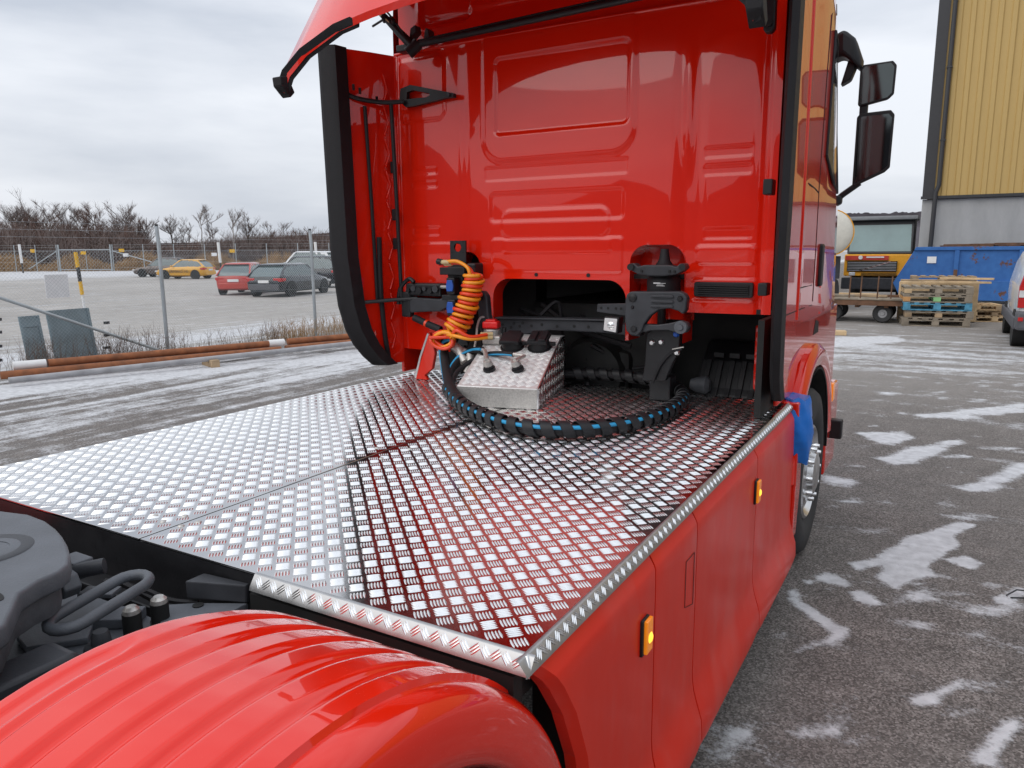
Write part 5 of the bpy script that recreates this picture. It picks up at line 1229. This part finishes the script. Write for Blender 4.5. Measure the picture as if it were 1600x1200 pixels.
MB().bx(-.60,-.535,2.60,2.70,1.76,1.86).build('arm_head', 'black_metal', bc, .012); MB().cyl((-.545,2.595,1.81),(-.545,2.575,1.81),.024,14).build('bolt', 'black_metal', bc)
rk = MB().prism([(-.50,1.665),(-.475,1.70),(-.445,1.70),(-.42,1.67),(-.41,1.56),(-.39,1.50),(-.405,1.455),(-.445,1.445),(-.475,1.47),(-.48,1.55)], 1, 2.54,2.59).build('lever_arm', 'chassis_grey', TR, .010, 3)
for xx, zz, rr in ((-.46,1.665,.022),(-.435,1.495,.028)): MB().lathe([(.0,-.012),(rr*.6,-.012),(rr*.7,-.004),(rr,-.004),(rr,0)], (xx,2.54,zz), 1, 18).build('bush', 'black_metal', rk)
# left lock and arms
lc = MB().bx(-1.06,-.79,2.60,2.69,1.655,1.735).build('cab_lock', 'black_metal', TR, .012)
for k in range(6): MB().cyl((-1.03+k*.042,2.60,1.69+.012*(k%2)),(-1.03+k*.042,2.582,1.69+.012*(k%2)),.014+.004*(k%3),10).build('bolt', 'chassis_grey' if k%2 else 'black_metal', lc)
MB().cyl((-.82,2.62,1.715),(-.72,2.60,1.715),.012,10).build('pin', 'aluminium_dull', lc)
MB().prism([(-1.09,1.54),(-1.09,1.62),(-.98,1.645),(-.80,1.64),(-.73,1.67),(-.73,1.60),(-.80,1.565),(-.95,1.555)], 1, 2.60,2.66).build('lock_arm', 'chassis_grey', TR, .008)
hp_ = MB().box((-1.06,2.62,1.60), (.07,.05,.16)).build('lock_body', 'black_metal', TR, .01)
MB().tube(smooth_path([(-1.12,2.6,1.60),(-1.10,2.6,1.70),(-1.03,2.6,1.76),(-.99,2.6,1.74)],6), .014, 8).build('bow', 'black_metal', hp_)
MB().tube([(-.985,2.585,1.52),(-.88,2.58,1.485),(-.78,2.58,1.455)], .022, 12).build('grip', 'black_rubber', TR)
MB().tube([(-.895,2.58,1.491),(-.88,2.58,1.485)], .0235, 12).build('grip_ring', 'hose_orange', TR)
MB().bx(-.84,-.745,2.56,2.60,1.355,1.40).build('stay_plate', 'chassis_grey', TR, .004)
MB().prism([(-.885,1.43),(-.86,1.38),(-.845,1.30),(-.87,1.20),(-.93,1.155),(-.905,1.126),(-1.0,1.126),(-.95,1.26)], 1, 2.60,2.63).build('red_gusset', 'red_dusty', TR, .004)
MB().tube([(-1.01,2.62,1.13),(-.965,2.62,1.27),(-.90,2.62,1.42)], .013, 6).build('alu_edge', 'aluminium', TR)
# ---- connector box on the deck (wedge of tread plate, turned a little)
BA = R(14); BM = rot_z(BA); BO = Vector((.125, 2.152, DZ+.002))    # front right lower corner
def bl(x, y, z): return BO+BM @ Vector((x, y, z))
BW, BL_, H0, H1, TY = .44, .66, .108, .315, .56
box = MB().loft([[bl(-BW,0,0), bl(0,0,0), bl(0,0,H0), bl(-BW,0,H0)], [bl(-BW,TY,0), bl(0,TY,0), bl(0,TY,H1), bl(-BW,TY,H1)], [bl(-BW,BL_,0), bl(0,BL_,0), bl(0,BL_,H1), bl(-BW,BL_,H1)]]).build('connector_box', 'box_aluminium', TR, .004)
SLN = math.hypot(TY, H1-H0); sd = (TY/SLN, (H1-H0)/SLN)
def slope_map(u, v, h):
    y = v*sd[0]-h*sd[1]; z = H0+v*sd[1]+h*sd[0]; c_, s_ = math.cos(BA), math.sin(BA)
    return BO.x+u*c_-y*s_, BO.y+u*s_+y*c_, BO.z+z
tag(tread_mesh(-BW, 0, .0, SLN, slope_map, cell=.05).build('tread_relief', 'box_bar', box, smooth=70, recalc=False), kind='stuff')
def side_face(u, v, h):
    c_, s_ = math.cos(BA), math.sin(BA); x = h+.001; return BO.x+x*c_-u*s_, BO.y+x*s_+u*c_, BO.z+v
mt_ = tread_mesh(0, BL_, 0, H1, side_face, cell=.058)
vv = np.array(mt_.v).reshape(-1, 11, 3); c_, s_ = math.cos(BA), math.sin(BA)
ctr = vv.mean(1)-np.array(BO); yy = -ctr[:,0]*s_+ctr[:,1]*c_; ok = ctr[:,2] < H0+np.minimum(yy/TY,1)*(H1-H0)-.014
mm = MB(); nb = 0; F0 = np.array(mt_.f[:len(mt_.f)//len(vv)])
for q in vv[ok]: mm.v += [tuple(p) for p in q]; mm.f += [tuple(int(i)+nb*11 for i in f) for f in F0]; nb += 1
tag(mm.build('tread_relief', 'tread_bar', box, smooth=70, recalc=False), kind='stuff')
sp_ = [bl(.0012,.004,.004), bl(.0012,BL_-.004,.004), bl(.0012,BL_-.004,H1-.004), bl(.0012,TY,H1-.004), bl(.0012,.004,H0-.004)]
MB().add(sp_, [(0,1,2,3,4)]).build('side_sheet', 'tread_aluminium', box, smooth=0)
fp = MB().loft([[bl(-BW+.002,-.0025,.002), bl(-.004,-.0025,.002), bl(-.004,-.0025,H0-.004), bl(-BW+.002,-.0025,H0-.004)],[bl(-BW+.002,.0005,.002), bl(-.004,.0005,.002), bl(-.004,.0005,H0-.004), bl(-BW+.002,.0005,H0-.004)]]).build('front_panel', 'aluminium_dull', box)
MB().tube([bl(.001,-.001,.004), bl(.001,-.001,H0), bl(.001,TY,H1)], .0055, 8).build('weld_bead', 'aluminium', box)
def sl_pt(u, v, h): return Vector(tuple(float(q) for q in slope_map(np.array(u), np.array(v), np.array(h))))
nrm_ = (sl_pt(0,0,1)-sl_pt(0,0,0)).normalized()
def socket(u, v, kind):
    p = sl_pt(u, v, 0); q = MB()
    a, b = p, p+nrm_*.052
    s_ = q.tube([a, a+nrm_*.006, a+nrm_*.0062, b], [.070,.070,.060,.056], 18).build('trailer_socket', 'black_plastic', box)
    f = p+nrm_*.058; ty = (sl_pt(0,1,0)-sl_pt(0,0,0)).normalized(); tx = (sl_pt(1,0,0)-sl_pt(0,0,0)).normalized(); M = Matrix((tx, ty, nrm_)).transposed()
    MB().box(f, (.118,.124,.024), M).build('lid', 'black_plastic', s_, .008)
    MB().box(f+ty*.066-nrm_*.008, (.078,.034,.040), M).build('hinge', 'black_plastic', s_, .005)
    MB().box(f+tx*.076-nrm_*.03, (.036,.018,.022), M).build('latch', 'black_plastic', s_, .004)
    if kind: 
        for d_ in (-.029,.029): MB().box(f+tx*d_+nrm_*.016, (.040,.112,.016), M).build('lid_rib', 'black_plastic', s_, .004)
socket(-.255,.450,0); socket(-.095,.455,1)
def gland(u, v, lean):
    p = sl_pt(u, v, 0); d_ = (nrm_+Vector((lean, -.1, .1))).normalized()
    g_ = MB().tube([p, p+d_*.016], .034, 14).build('cable_gland', 'black_plastic', box)
    MB().tube([p+d_*.014, p+d_*.034], [.029,.030], 6).build('nut', 'black_plastic', g_)
    MB().tube([p+d_*.034, p+d_*.062], [.027,.022], 12).build('grey_sleeve', 'aluminium_dull', g_)
    return p+d_*.062
ga = gland(-.310,.175,-.1); gb = gland(-.150,.185,-.25)
# coupling head at the back left of the box
cv = MB().tube([bl(-.40,.50,.285), bl(-.40,.50,.36)], .05, 20).build('coupling_head', 'aluminium_dull', TR, .006)
MB().box(bl(-.385,.46,.30), (.11,.06,.05), BM).build('valve_block', 'aluminium_dull', cv, .008)
MB().tube([bl(-.33,.50,.26), bl(-.325,.50,.37)], .013, 8).build('valve_stem', 'black_metal', cv)
MB().box(bl(-.40,.49,.385), (.095,.075,.042), BM).build('red_cap', 'cap_red', cv, .010)
MB().box(bl(-.40,.49,.410), (.06,.05,.014), BM).build('cap_grip', 'cap_red', cv, .005)
MB().tube(smooth_path([(-.42,2.56,1.545),(-.455,2.53,1.545),(-.46,2.5,1.50),(-.45,2.47,1.43),(-.455,2.45,1.36)],6), .007, 6).build('steel_stay', 'aluminium_dull', TR)
MB().prism([(-.52,1.40),(-.44,1.42),(-.42,1.32),(-.47,1.25),(-.55,1.30)], 1, 2.50,2.54).build('hose_bracket', 'black_metal', TR, .005)
MB().tube([(-.56,2.40,1.385),(-.52,2.40,1.36),(-.47,2.38,1.30)], .028, 12).build('hose_fitting', 'aluminium_dull', TR)
MB().tube([(-.52,2.42,1.36),(-.45,2.40,1.345),(-.43,2.38,1.28),(-.45,2.36,1.24)], .022, 12).build('hose_fitting', 'aluminium_dull', TR)

# ---- coiled air hoses hanging from the bracket
axis = smooth_path([(-.452,2.46,1.80),(-.460,2.46,1.74),(-.476,2.45,1.67),(-.500,2.44,1.60),(-.532,2.42,1.52),(-.560,2.40,1.475)], 14)
def coil(name, label, mat, phase, start):
    t = thing(name, label, 'hose', (-.5, 2.45, 1.40))
    n = len(axis); turns = 7.5; pts = []
    tot = 520
    for k in range(tot+1):
        u = k/tot*(n-1); i = min(int(u), n-2); p = axis[i].lerp(axis[i+1], u-i); d_ = (axis[i+1]-axis[i]).normalized()
        a_ = Vector((1,0,0)); a_ = (a_-d_*a_.dot(d_)).normalized(); b_ = d_.cross(a_)
        th = 2*math.pi*turns*k/tot+phase; rad = .049+.006*math.sin(k*.031+phase)+.012*(k/tot)
        pts.append(p+(a_*math.cos(th)+b_*math.sin(th))*rad)
    lead = smooth_path([start, Vector(start)+Vector((.09,-.005,.004)), Vector(start)+Vector((.165,-.01,-.03)), Vector(start)+Vector((.190,-.01,-.08)), pts[4]], 6)
    MB().tube(lead+pts[5:], 0.0108, 8).build('coil', mat, t, smooth=80)
    # knot of loose turns at the foot
    kn = []
    for k in range(90):
        th = 2*math.pi*3.3*k/89+phase; rr_ = .072-.016*k/89
        kn.append(Vector((-.600,2.37,1.425))+Vector((rr_*math.cos(th), -.035+.05*k/89+.02*math.sin(th*.5+phase), rr_*.66*math.sin(th)+.012*math.cos(th+phase))))
    tail = smooth_path([kn[-1], Vector((-.50,2.33,1.455+.01*phase)), Vector((-.42,2.36,1.438+.004*phase)), Vector((-.36,2.46,1.440+.006*phase))], 6)
    MB().tube([pts[-1]]+kn+tail[1:], 0.0108, 8).build('loose_turns', mat, t, smooth=80)
    MB().tube([tail[-1]-Vector((.035,.03,0)), tail[-1], tail[-1]+Vector((.02,.015,0))], .013, 10).build('end_fitting', 'clear_hose', t)
    MB().tube([Vector(start)-Vector((.03,0,0)), Vector(start)+Vector((.035,0,0))], .013, 10).build('brass_fitting', 'clear_hose', t)
    MB().tube([Vector(start)-Vector((.05,0,-.004)), Vector(start)-Vector((.02,0,0))], .018, 10).build('coupling', 'cap_red' if phase else 'black_metal', t)
coil('coiled_hose', 'yellow coiled air hose twisted together with the orange one', 'hose_yellow', 0., (-.652,2.455,1.868))
coil('coiled_hose', 'orange coiled air hose hanging from the black bracket', 'hose_orange', math.pi, (-.648,2.475,1.858))

# ---- cable loop lying on the deck in black spiral wrap
hb_ = thing('cable_loop', 'thick black cable loop in spiral wrap with blue stripes on the deck', 'cable', (.35, 2.3, DZ))
zc = DZ+.045
loop = smooth_path([(-.40,2.10,zc+.035),(-.24,1.955,zc+.01),(-.07,1.82,zc),(.12,1.70,zc),(.27,1.635,zc),(.40,1.625,zc),(.51,1.66,zc),(.62,1.75,zc),(.71,1.90,zc),(.765,2.12,zc),(.775,2.40,zc),(.73,2.66,zc),(.62,2.83,zc+.015),(.46,2.90,zc+.03),(.29,2.92,zc+.035),(.10,2.90,zc+.035),(-.06,2.85,zc+.03)], 12)
frames = []
nv_ = Vector((0,0,1))
for i, p in enumerate(loop):
    d_ = (loop[min(i+1,len(loop)-1)]-loop[max(i-1,0)]).normalized(); nn = (nv_-d_*nv_.dot(d_)).normalized(); frames.append((p, d_, nn, d_.cross(nn)))
def strand(ang, rad, r, name, mat, tw=.0):
    MB().tube([p+(n_*math.cos(ang+tw*i)+b_*math.sin(ang+tw*i))*rad for i, (p, d_, n_, b_) in enumerate(frames)], r, 8).build(name, mat, hb_, smooth=80)
strand(0, 0, .026, 'core_cable', 'black_rubber'); 
for k, a_ in enumerate((.9, 2.6, 4.4)): strand(a_, .014, .017, 'cable', 'black_rubber')
strand(1.0, .0250, .0095, 'blue_stripe', 'stripe_blue')
# spiral wrap: a flat band wound round the bundle
arc = [0.]
for a_, b_ in zip(loop, loop[1:]): arc.append(arc[-1]+(b_-a_).length)
def at(s):
    s = max(0, min(arc[-1]-1e-6, s)); i = int(np.searchsorted(arc, s)-1); i = max(0, min(i, len(frames)-2)); f = (s-arc[i])/(arc[i+1]-arc[i])
    p = frames[i][0].lerp(frames[i+1][0], f); n_ = frames[i][2].lerp(frames[i+1][2], f).normalized(); b_ = frames[i][3].lerp(frames[i+1][3], f).normalized(); return p, n_, b_
m = MB(); pitch = .082; wd = .050; tot = arc[-1]; nst = int(tot/pitch*24); rows = []
for k in range(nst+1):
    s = k/nst*(tot-wd); th = 2*math.pi*k/24; row = []
    for (ds, rr_) in ((0,.0345),(.002,.0385),(wd*.5,.0392),(wd-.002,.0385),(wd,.0345)):
        p, n_, b_ = at(s+ds); row.append(p+(n_*math.cos(th)+b_*math.sin(th))*rr_)
    rows.append(row)
m.loft(rows, closed=False); m.build('spiral_wrap', 'black_plastic', hb_, smooth=50, recalc=False)
# loose ends rising to the fittings on the left
def end_hose(pts, r, mat, stripe=None):
    P = smooth_path(pts, 10); MB().tube(P, r, 12).build('hose_end', mat, hb_, smooth=80)
    if stripe: MB().tube([p+Vector(stripe) for p in P], r*.42, 6).build('blue_stripe', 'stripe_blue', hb_, smooth=80)
end_hose([(-.22,1.94,zc+.015),(-.36,2.07,zc+.045),(-.50,2.24,zc+.08),(-.60,2.36,zc+.15),(-.635,2.40,zc+.21),(-.61,2.41,zc+.255),(-.55,2.40,zc+.265)], .029, 'black_rubber', (-.005,-.023,-.006))
end_hose([(-.30,2.03,zc+.03),(-.42,2.16,zc+.05),(-.51,2.30,zc+.10),(-.505,2.38,zc+.16),(-.43,2.40,zc+.20),(-.34,2.36,zc+.215)], .020, 'black_rubber', (-.002,-.015,.006))
end_hose([(-.28,2.0,zc+.02),(-.40,2.15,zc+.055),(-.445,2.27,zc+.10),(-.41,2.36,zc+.15),(-.32,2.38,zc+.19),(-.20,2.36,zc+.205),(-.13,2.35,zc+.205)], .0135, 'black_rubber', (-.004,-.010,-.005))
MB().tube([(-.13,2.35,zc+.205),(-.06,2.345,zc+.20),(gb.x,gb.y,gb.z)], .011, 10).build('end_tube', 'aluminium_dull', hb_)
MB().tube([(-.34,2.36,zc+.215),(-.315,2.35,zc+.212),tuple(ga)], .013, 10).build('end_tube', 'aluminium_dull', hb_)

# ---- blue plastic bag tied round the mudguard tail
rnd = random.Random(3); rows = []
for k in range(22):
    t_ = k/21; z = 1.135-.37*t_; row = []
    cy_ = 3.06+.05*t_; w_ = (.075+.06*math.sin(t_*3.0))*(1.0-.25*t_**3); dx_ = .062+.022*math.sin(t_*2.6)
    for j in range(28):
        a_ = 2*math.pi*j/28; f = 1+.09*math.sin(3*a_+4*t_)+.05*math.sin(7*a_-9*t_)+rnd.uniform(-.03,.03)
        row.append((1.235+dx_*1.05*math.cos(a_)*f, cy_+w_*1.15*math.sin(a_)*f, z+.012*math.sin(4*a_+6*t_)))
    rows.append(row)
tag(MB().loft(rows).build('plastic_bag', 'bag_blue', None, smooth=50, org=(1.235,3.08,.70)), 'crumpled blue plastic bag taped over the mudguard by the front wheel', 'bag')

for o in bpy.data.objects:
    if '_o' in o: del o['_o']
